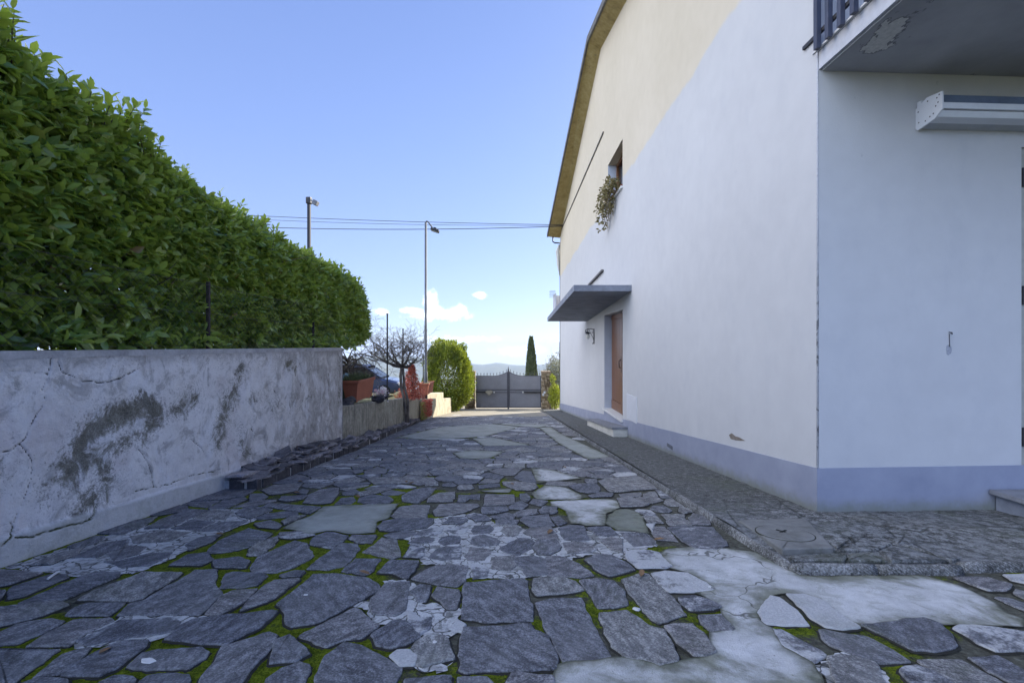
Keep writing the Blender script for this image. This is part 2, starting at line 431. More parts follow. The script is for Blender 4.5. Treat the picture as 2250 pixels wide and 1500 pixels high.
def area(p): return sum(p[i][0]*p[(i+1) % len(p)][1]-p[(i+1) % len(p)][0]*p[i][1] for i in range(len(p)))/2
def ccw(p): return p if area(p) > 0 else p[::-1]
def inside(p, x, y):
    c = False
    for i in range(len(p)):
        (x0, y0), (x1, y1) = p[i-1], p[i]
        if (y0 > y) != (y1 > y) and x < (x1-x0)*(y-y0)/(y1-y0)+x0: c = not c
    return c
def pdist(p, x, y):
    a = np.asarray(p); b = np.roll(a, -1, 0); d = b-a; q = np.array([x, y])-a
    t = np.clip((q*d).sum(1)/((d*d).sum(1)+1e-12), 0, 1)
    return np.sqrt(((q-d*t[:, None])**2).sum(1).min())
def rough_ring(p, step=.035, amp=.006, seed=0):
    out = []
    for i in range(len(p)):
        a, b = Vector(p[i]).to_2d() if False else Vector(p[i]), Vector(p[(i+1) % len(p)])
        n = max(1, int((b-a).length/step)); nr = Vector((-(b-a).y, (b-a).x)); nr = nr.normalized() if nr.length > 1e-6 else nr
        for k in range(n):
            q = a.lerp(b, k/n)
            w = mnoise.noise(Vector((q.x*14, q.y*14, seed)))*amp + mnoise.noise(Vector((q.x*50, q.y*50, seed)))*amp*.5
            q = q + nr*w
            out.append((q.x, q.y))
    return out
def smooth_ring(p, it=1):
    """cut the corners a little so that stones look worn"""
    for _ in range(it):
        o = []
        for i in range(len(p)):
            a, b, c = (np.array(p[i-1]), np.array(p[i]), np.array(p[(i+1) % len(p)]))
            k1 = min(.2, .005/(np.linalg.norm(a-b)+1e-6)); k2 = min(.2, .005/(np.linalg.norm(c-b)+1e-6))
            o += [tuple(b+(a-b)*k1), tuple(b+(c-b)*k2)]
        p = o
    return p
def inset_ring(p, d):
    n = len(p); a = np.asarray(p); pr, nx = np.roll(a, 1, 0), np.roll(a, -1, 0)
    t = nx-pr; t /= (np.linalg.norm(t, axis=1, keepdims=True)+1e-9)
    return a + np.stack([-t[:, 1], t[:, 0]], 1)*d

traced = []
for ln in STONES.split('\n'):
    w = ln.split(); lime = 0
    if w[-1][0] == 'L': lime = float(w[-1][1:] or 0); w = w[:-1]
    traced.append((ccw(tp(w[0], ' '.join(w[1:]))), lime))
patches = []
for ln in PATCHES.split('\n'):
    w = ln.split(); patches.append((w[1], ccw(tp(w[0], ' '.join(w[2:])))))

def grow_ring(p, d): return [tuple(q) for q in inset_ring(p, -d)]
mort = [p for k, p in patches if k == 'mortar']
traced = [(grow_ring(p, .013 if any(inside(m, sum(q[0] for q in p)/len(p), sum(q[1] for q in p)/len(p)) for m in mort) else .009), l) for p, l in traced]
XK, YK = 1.60, 2.64                     # outer faces of the pavement kerb
XWALL, XBED, YBED = -3.05, -2.70, 4.86
YEND = 18.6
def bed_x(y):                            # drive edge of the slate bed
    return XBED if y < 8 else XBED - (y-8)*.043
# blocking samples of the traced stones and of the concrete
blk = []
polys = [p for p, l in traced] + [p for k, p in patches if k != 'mortar']
bbs = [(min(q[0] for q in p), max(q[0] for q in p), min(q[1] for q in p), max(q[1] for q in p)) for p in polys]
for p in polys:
    for i in range(len(p)):
        a, b = np.array(p[i]), np.array(p[(i+1) % len(p)])
        n = max(1, int(np.linalg.norm(b-a)/.05))
        blk += [tuple(a+(b-a)*k/n) for k in range(n)]
blk = np.array(blk)
sites = []
def try_site(x, y, gap):
    for p, bb in zip(polys, bbs):
        if bb[0]-gap < x < bb[1]+gap and bb[2]-gap < y < bb[3]+gap:
            if inside(p, x, y) or pdist(p, x, y) < gap: return
    sites.append((x, y))
y = -2.0
while y < YEND + .3:
    s = .25 + .08*mnoise.noise(Vector((0, y*.8, 3))) if y < 9 else .34
    x = -3.1
    while x < (1.62 if y > YK else 6.5):
        jx, jy = x + random.uniform(-.45, .45)*s, y + random.uniform(-.45, .45)*s
        if jx > (bed_x(jy) if jy > YBED else XWALL)+.03 and (jx < XK-.03 or jy < YK-.05): try_site(jx, jy, .055)
        x += s*random.uniform(.85, 1.4)
    y += s*.92
sites = np.array(sites)
def clip(poly, px, py, nx, ny):          # keep the side where (q-p).n <= 0
    o = []
    for i in range(len(poly)):
        a, b = poly[i-1], poly[i]
        da, db = (a[0]-px)*nx+(a[1]-py)*ny, (b[0]-px)*nx+(b[1]-py)*ny
        if (da <= 0) != (db <= 0):
            t = da/(da-db); o.append((a[0]+(b[0]-a[0])*t, a[1]+(b[1]-a[1])*t))
        if db <= 0: o.append(b)
    return o
cells = []
for i, (x, y) in enumerate(sites):
    c = [(x-.6, y-.6), (x+.6, y-.6), (x+.6, y+.6), (x-.6, y+.6)]
    d = np.hypot(sites[:, 0]-x, sites[:, 1]-y)
    for j in np.argsort(d)[1:22]:
        if d[j] > 1 or len(c) < 3: break
        nx, ny = (sites[j]-(x, y))/d[j]
        h = d[j]/2 - random.choice([.004, .006, .008, .012])
        c = clip(c, x+nx*h, y+ny*h, nx, ny)
    db = np.hypot(blk[:, 0]-x, blk[:, 1]-y)
    for j in np.argsort(db):
        if db[j] > .7 or len(c) < 3: break
        nx, ny = (blk[j]-(x, y))/db[j]; h = db[j]-.011
        c = clip(c, x+nx*h, y+ny*h, nx, ny)
    for px, py, nx, ny in ([(XK-.01, 0, 1, 0)] if y > YK else [(0, YK-.02, 0, 1)] if x > XK else []) + [(bed_x(y)+.015 if y > YBED else XWALL+.02, 0, -1, 0)] + ([(0, YBED-.02, 0, 1)] if y < YBED and x < XBED+.05 else []):
        if len(c) >= 3: c = clip(c, px, py, nx, ny)
    if len(c) >= 3:
        c = [q for k, q in enumerate(c) if math.hypot(q[0]-c[k-1][0], q[1]-c[k-1][1]) > .008]
        if len(c) >= 3 and abs(area(c)) > .0035: cells.append((ccw(c), random.choice([0, 0, 0, 0, .12, .25, .4]) if y > 3 else random.choice([0, 0, .15])))

def stone_mesh(items, name):
    V, F, tone, lime, edge = [], [], [], [], []
    for idx, (p, lm) in enumerate(items):
        cy = sum(q[1] for q in p)/len(p)
        fine = cy < 7
        p = smooth_ring(p) if fine else p
        r0 = rough_ring(p, .022 if cy < 4 else .06, .011, idx) if cy < 9 else p
        big = abs(area(p)) > .01
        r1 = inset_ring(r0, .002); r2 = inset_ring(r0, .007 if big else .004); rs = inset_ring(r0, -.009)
        dz = random.uniform(-.003, .006); tx, ty = random.uniform(-.009, .009), random.uniform(-.009, .009)
        cx = sum(q[0] for q in p)/len(p)
        o = len(V); n = len(r0)
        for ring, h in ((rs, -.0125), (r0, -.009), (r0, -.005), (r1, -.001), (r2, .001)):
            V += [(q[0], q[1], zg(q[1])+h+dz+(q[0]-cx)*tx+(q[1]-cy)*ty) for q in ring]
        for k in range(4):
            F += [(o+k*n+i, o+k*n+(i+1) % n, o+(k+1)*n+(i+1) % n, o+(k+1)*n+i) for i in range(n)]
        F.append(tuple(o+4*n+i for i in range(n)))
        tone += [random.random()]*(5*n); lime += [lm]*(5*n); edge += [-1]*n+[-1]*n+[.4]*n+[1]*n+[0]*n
    me = rawmesh(name, V, F); vattr(me, 'tone', tone); vattr(me, 'lime', lime); vattr(me, 'edge', edge); return me

def mat_stone():
    t = NT('flagstone')
    tone, lime = t.attr('tone'), t.attr('lime')
    off = t.n('ShaderNodeVectorMath', operation='ADD'); t.put(off.inputs[0], t.pos())
    t.put(off.inputs[1], t.comb(t.math('MULTIPLY', tone, 37), t.math('MULTIPLY', tone, 11), 0)); v = off.outputs[0]
    rot = t.n('ShaderNodeVectorRotate', rotation_type='Z_AXIS'); t.put(rot.inputs['Vector'], v); t.put(rot.inputs['Angle'], t.math('MULTIPLY', tone, 6.28))
    vr = rot.outputs[0]
    grain = t.noise(110, 4, .8, v); mid = t.noise(30, 5, .65, t.scale(vr, (1, .4, 1))); big = t.noise(3.5, 4, .6, v)
    c = t.ramp(t.math('ADD', t.math('MULTIPLY', mid, .42), t.math('MULTIPLY', grain, .58)),
               [(.37, (.032, .032, .033)), (.49, (.115, .115, .118)), (.61, (.33, .33, .33))])
    hue = t.ramp(tone, [(0, (.7, .72, .8)), (.5, (.95, .96, 1.0)), (.75, (1.12, 1.07, 1.04)), (1, (1.4, 1.38, 1.28))])
    c = t.mix(1, c, hue, 'MULTIPLY')
    c = t.mix(t.math('MULTIPLY', t.ss(big, .45, .7), .35), c, (.2, .2, .2))
    # fine pale grit and lichen specks
    sp = t.math('MULTIPLY', t.ss(t.vor(70, vec=v), .18, .08), t.ss(t.noise(4, 2, vec=v), .5, .65))
    c = t.mix(t.math('MULTIPLY', sp, .6), c, (.42, .42, .4))
    # old lime wash
    ln = t.math('ADD', t.noise(5, 6, .7, v), t.math('MULTIPLY', t.noise(60, 2, .6, v), .12))
    lm = t.n('ShaderNodeMapRange', interpolation_type='SMOOTHSTEP'); t.put(lm.inputs[0], t.math('ADD', ln, t.math('MULTIPLY', lime, .62)))
    lm.inputs[1].default_value = .74; lm.inputs[2].default_value = .86
    lmf = t.math('MULTIPLY', lm.outputs[0], t.ss(lime, 0, .1))
    c = t.mix(t.math('MULTIPLY', lmf, .85), c, t.ramp(grain, [(.3, (.36, .36, .36)), (.7, (.6, .6, .58))]))
    # thin green film at edges and in the damp
    gr = t.math('MULTIPLY', t.ss(t.noise(2.2, 5, .7), .55, .75), .35)
    c = t.mix(gr, c, (.1, .115, .06))
    ed = t.math('MULTIPLY', t.math('MULTIPLY', t.attr('edge'), t.ss(t.noise(16, 4, .7), .42, .58)), .4)
    c = t.mix(t.math('MAXIMUM', ed, 0), c, (.34, .345, .33))
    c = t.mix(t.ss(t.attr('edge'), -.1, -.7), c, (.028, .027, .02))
    h = t.math('ADD', t.math('MULTIPLY', t.noise(34, 6, .68, t.scale(vr, (1, .4, 1))), 1.1), t.math('MULTIPLY', grain, .35))
    return t.done(c, t.math('ADD', .62, t.math('MULTIPLY', grain, .25)), t.bump(h, .75, .012), 0, .3)

def mat_bed():
    t = NT('moss_joint')
    a = t.noise(2.1, 5, .65); b = t.noise(30, 5, .75); f = t.noise(130, 4, .8)
    x = t.sep(t.pos())
    left = t.ss(x[0], 1.2, -1.0)         # the moss thins out towards the house
    far = t.ss(x[1], 2.2, 8)
    mossf = t.math('ADD', t.math('ADD', a, t.math('MULTIPLY', left, .17)), t.math('MULTIPLY', t.math('SUBTRACT', b, .5), .32))
    mossf = t.math('SUBTRACT', mossf, t.math('MULTIPLY', far, .1))
    m = t.ss(t.math('ADD', t.attr('moss'), t.math('MULTIPLY', t.math('SUBTRACT', b, .5), .5)), .4, .58)
    moss = t.ramp(t.math('ADD', t.math('MULTIPLY', f, .6), t.math('MULTIPLY', b, .4)), [(.36, (.028, .047, .004)), (.48, (.125, .172, .009)), (.6, (.3, .36, .025))])
    soil = t.ramp(b, [(.3, (.045, .042, .034)), (.6, (.13, .13, .1)), (.8, (.27, .27, .24))])
    c = t.mix(m, soil, moss)
    h = t.math('ADD', t.math('MULTIPLY', f, t.math('ADD', .3, m)), t.math('MULTIPLY', b, .8))
    return t.done(c, .95, t.bump(h, 1, .02), 0, .1)

def mat_concrete(name, lo, hi, stain, sharp=.5, edge=0, spk=.35):
    t = NT(name)
    a = t.noise(2.4, 6, .62); b = t.noise(14, 5, .6); g = t.noise(190, 2, .6)
    c = t.ramp(t.math('ADD', t.math('MULTIPLY', a, .6), t.math('MULTIPLY', b, .4)), [(.3, lo), (.62, hi)])
    c = t.mix(t.math('MULTIPLY', t.ss(t.noise(1.7, 6, .7, dist=.6), .5, .68), sharp), c, stain)
    c = t.mix(t.math('MULTIPLY', t.ss(g, .56, .72), spk), c, (.12, .12, .11))
    if name == 'old_mortar':              # crumbling, hair-cracked mortar with earth showing through
        hv = t.n('ShaderNodeVectorMath', operation='ADD'); t.put(hv.inputs[0], t.pos()); t.put(hv.inputs[1], t.scale(t.noisec(7), (.16, .16, .16)))
        hair = t.ss(t.vor(8, 'DISTANCE_TO_EDGE', hv.outputs[0]), .045, .012)
        c = t.mix(t.math('MULTIPLY', t.ss(t.noise(20, 5, .75), .48, .62), .6), c, (.2, .2, .19))
        c = t.mix(t.math('MULTIPLY', t.ss(t.noise(9, 5, .7, dist=1), .54, .62), .7), c, (.085, .085, .075))
        c = t.mix(t.math('MULTIPLY', hair, .85), c, (.03, .03, .025))
    if edge == .9:                        # pits, trowel sweeps and a few shrinkage cracks in the big slab
        dv = t.n('ShaderNodeVectorMath', operation='ADD'); t.put(dv.inputs[0], t.pos()); t.put(dv.inputs[1], t.scale(t.noisec(3), (.5, .5, .5)))
        ck = t.math('MULTIPLY', t.ss(t.vor(1.1, 'DISTANCE_TO_EDGE', dv.outputs[0]), .007, .002), t.ss(t.noise(1.1, 2), .5, .56))
        c = t.mix(t.math('MULTIPLY', ck, .8), c, (.07, .07, .06))
        c = t.mix(t.math('MULTIPLY', t.math('MULTIPLY', t.ss(t.vor(34), .16, .08), t.ss(t.noise(6, 4, .7), .5, .6)), .7), c, (.08, .08, .07))
        c = t.mix(t.math('MULTIPLY', t.ss(t.noise(6, 6, .75, dist=1.5), .52, .62), .4), c, (.24, .245, .2))
    if edge:                              # damp, greenish rim where the stones meet it
        e = t.math('ADD', t.attr('rim'), t.math('MULTIPLY', t.math('SUBTRACT', t.noise(4, 5, .65), .5), .34))
        c = t.mix(t.math('MULTIPLY', t.ss(e, .1, -.02), edge), c, t.mix(t.ss(b, .4, .6), (.1, .105, .065), (.19, .195, .14)))
        c = t.mix(t.math('MULTIPLY', t.ss(t.attr('rim'), .014, .002), .7), c, (.06, .062, .04))
    return t.done(c, .85, t.bump(t.math('ADD', b, t.math('MULTIPLY', g, .7)), .7, .01), 0, .25)

M_STONE = mat_stone(); M_BED = mat_bed()
M_PATCH = {'white': mat_concrete('pale_concrete', (.36, .36, .345), (.6, .6, .585), (.17, .175, .13), .9, .9, .35),
           'pale': mat_concrete('grey_concrete', (.24, .25, .22), (.36, .37, .33), (.16, .17, .12), .5, .7),
           'green': mat_concrete('greenish_concrete', (.15, .16, .13), (.24, .25, .2), (.12, .13, .085), .5, .6),
           'mortar': mat_concrete('old_mortar', (.34, .34, .33), (.6, .6, .58), (.2, .2, .18), .6, 0, .5)}
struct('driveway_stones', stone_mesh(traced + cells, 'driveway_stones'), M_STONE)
# joint bed: a gently uneven sheet of moss and earth just below the stone faces
def moss_f(x, y):
    v = Vector((x, y, 0))
    m = .53+.45*mnoise.noise(v*1.1)+.35*mnoise.noise(v*3.1+Vector((5, 0, 0)))+.2*mnoise.noise(v*8)
    m += .2*max(-1, min(1, (-.3-x)/1.5)) - .26*max(0, min(1, (y-2.6)/4))
    return max(0, min(1, m))
def bed_h(x, y):
    m = moss_f(x, y); v = Vector((x, y, 2))
    return zg(y)-.0145+.006*m+m*(.0035*mnoise.noise(v*22)+.004*mnoise.noise(v*55))+.002*mnoise.noise(v*40)
def grid_sheet(x0, x1, y0, y1, sx, sy, hf):
    nx, ny = int((x1-x0)/sx)+1, int((y1-y0)/sy)+1
    V = [(x0+(x1-x0)*i/(nx-1), y0+(y1-y0)*j/(ny-1)) for j in range(ny) for i in range(nx)]
    V = [(x, y, hf(x, y)) for x, y in V]
    F = [(j*nx+i, j*nx+i+1, (j+1)*nx+i+1, (j+1)*nx+i) for j in range(ny-1) for i in range(nx-1)]
    return V, F
b = MB()
b.add(*grid_sheet(-3.3, 2.0, 1.2, 3.3, .0125, .0125, bed_h)); b.add(*grid_sheet(-3.3, 2.0, 3.3, 6.0, .025, .025, bed_h)); b.add(*grid_sheet(2.0, 4.0, 1.2, 3.0, .0135, .0135, bed_h))
b.add(*grid_sheet(-3.3, 2.0, 6.0, YEND, .08, .1, bed_h)); b.add(*grid_sheet(-3.3, 7, -3, 1.2, .1, .1, bed_h)); b.add(*grid_sheet(4.0, 7, 1.2, 3.0, .1, .1, bed_h))
me = rawmesh('moss_joints', b.v, b.f); vattr(me, 'moss', [moss_f(v[0], v[1]) for v in b.v]); struct('moss_joints', me, M_BED, smooth=True)
from mathutils.geometry import delaunay_2d_cdt
def patch_mesh(items, name):
    V, F, rim = [], [], []
    for k, p, lift in items:
        r = rough_ring(smooth_ring(p), .03, .012, len(V)) if k != 'mortar' else rough_ring(p, .02, .035, len(V)); n = len(r)
        xs, ys = [q[0] for q in r], [q[1] for q in r]; step = .045 if max(ys) < 5 else .12
        inner = [(x+random.uniform(-.01, .01), y+random.uniform(-.01, .01)) for x in np.arange(min(xs), max(xs), step) for y in np.arange(min(ys), max(ys), step)]
        inner = [q for q in inner if inside(r, *q) and pdist(r, *q) > step*.4]
        vs, _, fs, *_ = delaunay_2d_cdt([Vector(q) for q in r+inner], [(i, (i+1) % n) for i in range(n)], [], 1, 1e-5)
        o = len(V); V += [(q.x, q.y, zg(q.y)+lift+.0012*mnoise.noise(Vector((q.x*6, q.y*6, 3)))) for q in vs]; F += [tuple(i+o for i in f) for f in fs]
        rim += [pdist(r, q.x, q.y) for q in vs]
    me = rawmesh(name, V, F); vattr(me, 'rim', rim); return me
for k, nm in {'white': 'concrete_patch', 'pale': 'grey_concrete_patch', 'green': 'greenish_concrete_patch', 'mortar': 'mortar_bed'}.items():
    lift = {'mortar': -.0045, 'white': -.0015, 'pale': -.001, 'green': .0}[k]
    me = patch_mesh([(k, p, lift) for kk, p in patches if kk == k], nm)
    struct(nm, me, M_PATCH[k], smooth=True)
# end of the drive by the gate: bare sandy concrete
t = NT('sandy_apron')
c = t.ramp(t.math('ADD', t.math('MULTIPLY', t.noise(1.2, 5), .6), t.math('MULTIPLY', t.noise(40, 4), .4)), [(.3, (.2, .18, .135)), (.7, (.34, .31, .25))])
M_APRON = t.done(c, .9, t.bump(t.noise(60, 4), .5, .01), 0, .2)
b = MB(); b.add(*grid_sheet(-3.6, 2.9, YEND-.6, 40, .25, .25, lambda x, y: zg(y)+.004+.006*mnoise.noise(Vector((x, y, 0)))))
struct('gate_apron', b, M_APRON, smooth=True)
# ------------------------------------------------------------------ the house on the right
XW, Y0 = 2.545, 3.765
def Yw(px): return XW*1000/(px-1120)
def W(px, py):
    Y = Yw(px); return Y, EYE+(760-py)/1000*Y
YF = Yw(1231); YR = Yw(1320); ZR = EYE+(760-108)/1000*YR
ZF = EYE+(760-521)/1000*YF; KR = (ZR-ZF)/(YF-YR); ZN = ZR-KR*(YR-Y0)
def Yr(x): return Y0+.048*(x-XW)
XB = 11.5
def plaster(name, painted):
    t = NT(name); x = t.sep(t.pos())
    big = t.noise(.5, 4, .6); mid = t.noise(5, 5, .6); fine = t.noise(90, 3, .6)
    white = t.ramp(t.math('ADD', t.math('MULTIPLY', big, .6), t.math('MULTIPLY', mid, .4)), [(.3, (.465, .465, .465)), (.68, (.535, .535, .53))])
    c = white
    # faint rain streaks and rubbed places
    st = t.noise(3, 5, .65, t.scale(t.pos(), (1.6, 1.6, .8)))
    c = t.mix(t.math('MULTIPLY', t.ss(st, .5, .7), .13), c, (.37, .385, .415))
    if painted:                           # cream paint left above a level line
        lv = t.math('SUBTRACT', EYE+3.78, t.math('MULTIPLY', t.math('MAXIMUM', t.math('SUBTRACT', x[1], 11), 0), .021))
        d = t.math('SUBTRACT', x[2], lv)
        d = t.math('ADD', d, t.math('ADD', t.math('MULTIPLY', t.math('SUBTRACT', t.noise(.8, 2), .5), .35), t.math('MULTIPLY', t.math('SUBTRACT', t.noise(6, 3), .5), .1)))
        cream = t.ramp(t.math('ADD', t.math('MULTIPLY', big, .6), t.math('MULTIPLY', mid, .4)), [(.3, (.53, .47, .355)), (.7, (.615, .55, .435))])
        c = t.mix(t.ss(d, -.045, .045), c, cream)
    # small flakes and scratches
    v = t.vor(2.3, vec=t.scale(t.pos(), (1, 1, .8)))
    fl = t.math('MULTIPLY', t.ss(v, .045, .02), t.ss(t.noise(9, 4, .8), .45, .55))
    c = t.mix(t.math('MULTIPLY', fl, .5), c, (.3, .31, .34))
    h = t.math('ADD', t.math('MULTIPLY', fine, .3), t.math('ADD', t.math('MULTIPLY', mid, .9), t.math('MULTIPLY', fl, -.5)))
    return t.done(c, .88, t.bump(h, .28, .012), 0, .2)
M_WALL = plaster('house_plaster', True); M_WALLR = plaster('house_plaster_plain', False)
def plinth_mat():
    t = NT('plinth_paint'); x = t.sep(t.pos())
    a = t.noise(3, 5, .6); f = t.noise(80, 3)
    c = t.ramp(a, [(.3, (.235, .255, .325)), (.7, (.295, .315, .385))])
    h = t.math('SUBTRACT', x[2], t.math('MULTIPLY', x[1], -SL))
    low = t.math('MULTIPLY', t.ss(t.math('ADD', h, t.math('MULTIPLY', t.noise(9, 5, .7), .14)), .25, .1), .8)
    c = t.mix(low, c, (.17, .18, .14))    # green-grey splash line at the foot
    fl = t.math('MULTIPLY', t.ss(t.vor(5), .06, .02), t.ss(t.noise(8, 4, .8), .47, .56))
    c = t.mix(t.math('MULTIPLY', fl, .8), c, (.11, .12, .13))
    return t.done(c, .8, t.bump(t.math('ADD', t.math('MULTIPLY', f, .4), a), .3, .01), 0, .25)
M_PLINTH = plinth_mat()
def soffit_mat():
    t = NT('flaking_soffit'); v = t.pos()
    a = t.noise(2.2, 6, .7); b = t.noise(9, 5, .7)
    c = t.ramp(t.math('ADD', t.math('MULTIPLY', a, .6), t.math('MULTIPLY', b, .4)), [(.32, (.2, .15, .06)), (.5, (.36, .28, .12)), (.68, (.47, .385, .2))])
    c = t.mix(t.math('MULTIPLY', t.ss(t.noise(4, 6, .75), .6, .68), .8), c, (.2, .16, .1))
    return t.done(c, .9, t.bump(b, .4, .02), 0, .2)
M_SOFFIT = soffit_mat()
M_VERGE = plain('weathered_verge', (.13, .125, .12), .8, .4, 5)
M_TILE = plain('roof_tiles', (.33, .17, .1), .85, .35, 4)
M_CANOPY = plain('grey_canopy_paint', (.2, .215, .25), .75, .3, 3)
M_BALC = plain('pale_balcony_paint', (.46, .47, .5), .8, .2, 3)
M_RAIL = plain('blue_grey_metal', (.05, .055, .078), .45, .2, 5, 0, .1)
M_DARK = plain('dark_metal', (.03, .03, .032), .5, .3, 8)
M_STEPT = plain('grey_step_stone', (.2, .205, .22), .8, .25, 6)
M_STEPF = plain('pale_step_render', (.5, .49, .44), .85, .2, 6)
M_JAMB = plain('grey_jamb', (.45, .48, .53), .8, .1, 3)
M_MARBLE = plain('pale_sill_stone', (.6, .6, .58), .5, .1, 5)
def wood_mat():
    t = NT('varnished_wood'); v = t.scale(t.pos(), (30, 30, 1.2))
    n = t.noise(2.5, 5, .6, v, dist=.8)
    c = t.ramp(n, [(.3, (.07, .028, .012)), (.55, (.18, .075, .028)), (.75, (.28, .13, .05))])
    return t.done(c, .35, t.bump(n, .2, .004), 0, .5)
M_WOOD = wood_mat()
def glass_mat():
    t = NT('window_glass'); b = t.n('ShaderNodeBsdfPrincipled')
    b.inputs['Base Color'].default_value = (.02, .025, .03, 1); b.inputs['Roughness'].default_value = .05; b.inputs['Specular IOR Level'].default_value = .8
    t.t.links.new(b.outputs[0], t.out.inputs[0]); return t.m
M_GLASS = glass_mat()

house = thing('house', 'large two-storey rendered house with cream gable and blue-grey plinth along the drive', 'house', (XW, Y0, 0))
# openings on the gable wall
DY0, DY1 = Yw(1368), Yw(1328); DZ0, DZ1 = EYE-1.68, EYE+.82
WY0, WY1 = Yw(1368), Yw(1336); WZ0, WZ1 = EYE+3.6, EYE+4.67
def ztop(y): return ZR-KR*abs(y-YR)
b = MB()
def strip(y0, y1, segs):
    """wall panels between y0 and y1, segs of (z0,z1) where None = ground / roof line"""
    n = max(1, int((y1-y0)/.8))
    for i in range(n):
        a, c = y0+(y1-y0)*i/n, y0+(y1-y0)*(i+1)/n
        for z0, z1 in segs:
            p = [(XW, a, zg(a)-.2 if z0 is None else z0), (XW, c, zg(c)-.2 if z0 is None else z0), (XW, c, ztop(c) if z1 is None else z1), (XW, a, ztop(a) if z1 is None else z1)]
            b.add(p, [(0, 1, 2, 3)])
strip(Y0, DY0, [(None, None)])
strip(DY0, WY1, [(None, DZ0), (DZ1, WZ0), (WZ1, None)])
strip(WY1, DY1, [(None, DZ0), (DZ1, None)])
strip(DY1, YR, [(None, None)]); strip(YR, YF, [(None, None)])
# reveals of window and door
RD, RWn = .2, .24
for (y0, y1, z0, z1, d) in ((DY0, DY1, DZ0, DZ1, RD), (WY0, WY1, WZ0, WZ1, RWn)):
    b.add([(XW, y0, z1), (XW, y1, z1), (XW+d, y1, z1), (XW+d, y0, z1)], [(0, 1, 2, 3)])
# back walls
b.add([(XB, Yr(XB), zg(Y0)-.3), (XB, YF, zg(YF)-.3), (XB, YF, ztop(YF)), (XB, YR, ZR), (XB, Yr(XB), ztop(Y0))], [(0, 1, 2, 3, 4)])
b.add([(XW, YF, zg(YF)-.3), (XB, YF, zg(YF)-.3), (XB, YF, ZF), (XW, YF, ZF)], [(0, 1, 2, 3)])
obj('gable_wall', b, M_WALL, house)
for (yy, z0, z1, d) in ((DY1, DZ0, DZ1, RD), (WY1, WZ0, WZ1, RWn), (DY0, DZ0, DZ1, RD), (WY0, WZ0, WZ1, RWn)):
    b = MB(); b.add([(XW+.001, yy, z0), (XW+d, yy, z0), (XW+d, yy, z1), (XW+.001, yy, z1)], [(0, 1, 2, 3)]); obj('jamb', b, M_JAMB, house)
# front wall (towards the camera), slightly out of square, with the french window at its far end
FX0 = 4.33; FZ0, FZ1 = EYE-1.02, EYE+1.68
b = MB()
def fw(x0, x1, z0, z1): b.add([(x0, Yr(x0), z0), (x1, Yr(x1), z0), (x1, Yr(x1), z1), (x0, Yr(x0), z1)], [(0, 1, 2, 3)])
zt = ZN; fw(XW, FX0, -.6, zt); fw(FX0, FX0+1.5, FZ1, zt); fw(FX0, FX0+1.5, -.6, FZ0); fw(FX0+1.5, XB, -.6, zt)
b.add([(FX0, Yr(FX0), FZ0), (FX0, Yr(FX0)+.2, FZ0), (FX0, Yr(FX0)+.2, FZ1), (FX0, Yr(FX0), FZ1)], [(0, 1, 2, 3)])
obj('front_wall', b, M_WALLR, house)
# rounded plaster arris at the corner
b = MB(); b.tube([(XW+.006, Y0+.006, zg(Y0)+.03), (XW+.006, Y0+.006, ZN)], .008, 8); 
t = NT('chipped_corner'); x = t.sep(t.pos()); ch = t.math('MULTIPLY', t.ss(t.noise(14, 5, .8, t.scale(t.pos(), (1, 1, .6))), .5, .56), t.ss(x[2], 2.2, .9))
c = t.mix(ch, (.5, .51, .54), (.09, .09, .09)); bm_ = t.done(c, .9, t.bump(t.math('SUBTRACT', t.noise(50, 3), ch), .8, .02), 0, .2)
obj('corner_bead', b, bm_, house, smooth=True)
# plinth: a band proud of both walls, following the fall of the drive
PT = .009
def hp(y): return zg(y)+.06
zc_top = EYE+(760-1028)/1000*Y0; ph = zc_top-hp(Y0)
b = MB()
ys = list(np.linspace(Y0-PT, DY0-.02, 22))
for seg in (ys, list(np.linspace(DY1+.02, YF, 24))):
    lo = [(XW-PT, y, hp(y)-.15) for y in seg]+[(XW+.002, y, hp(y)-.15) for y in seg[::-1]]
    n = len(seg)
    for i in range(n-1):
        y, y2 = seg[i], seg[i+1]
        h0, h1 = hp(y)+ph+.004*mnoise.noise(Vector((y*3, 0, 0))), hp(y2)+ph+.004*mnoise.noise(Vector((y2*3, 0, 0)))
        b.add([(XW-PT, y, hp(y)-.15), (XW-PT, y2, hp(y2)-.15), (XW-PT, y2, h1), (XW-PT, y, h0), (XW, y, h0), (XW, y2, h1)], [(0, 1, 2, 3), (3, 2, 5, 4)])
y = DY0-.02
b.add([(XW-PT, y, hp(y)-.15), (XW-PT, DY1+.02, hp(DY1)-.15), (XW-PT, DY1+.02, DZ0-.05), (XW-PT, y, DZ0-.05)], [(0, 1, 2, 3)])
xs = list(np.linspace(XW-PT, XB, 14)); zf = zc_top
for i in range(len(xs)-1):
    a, c = xs[i], xs[i+1]
    z0, z1 = zf+.002*(a-XW), zf+.002*(c-XW)
    b.add([(a, Yr(a)-PT, -.6), (c, Yr(c)-PT, -.6), (c, Yr(c)-PT, z1), (a, Yr(a)-PT, z0), (a, Yr(a), z0), (c, Yr(c), z1)], [(0, 1, 2, 3), (3, 2, 5, 4)])
obj('plinth', b, M_PLINTH, house)
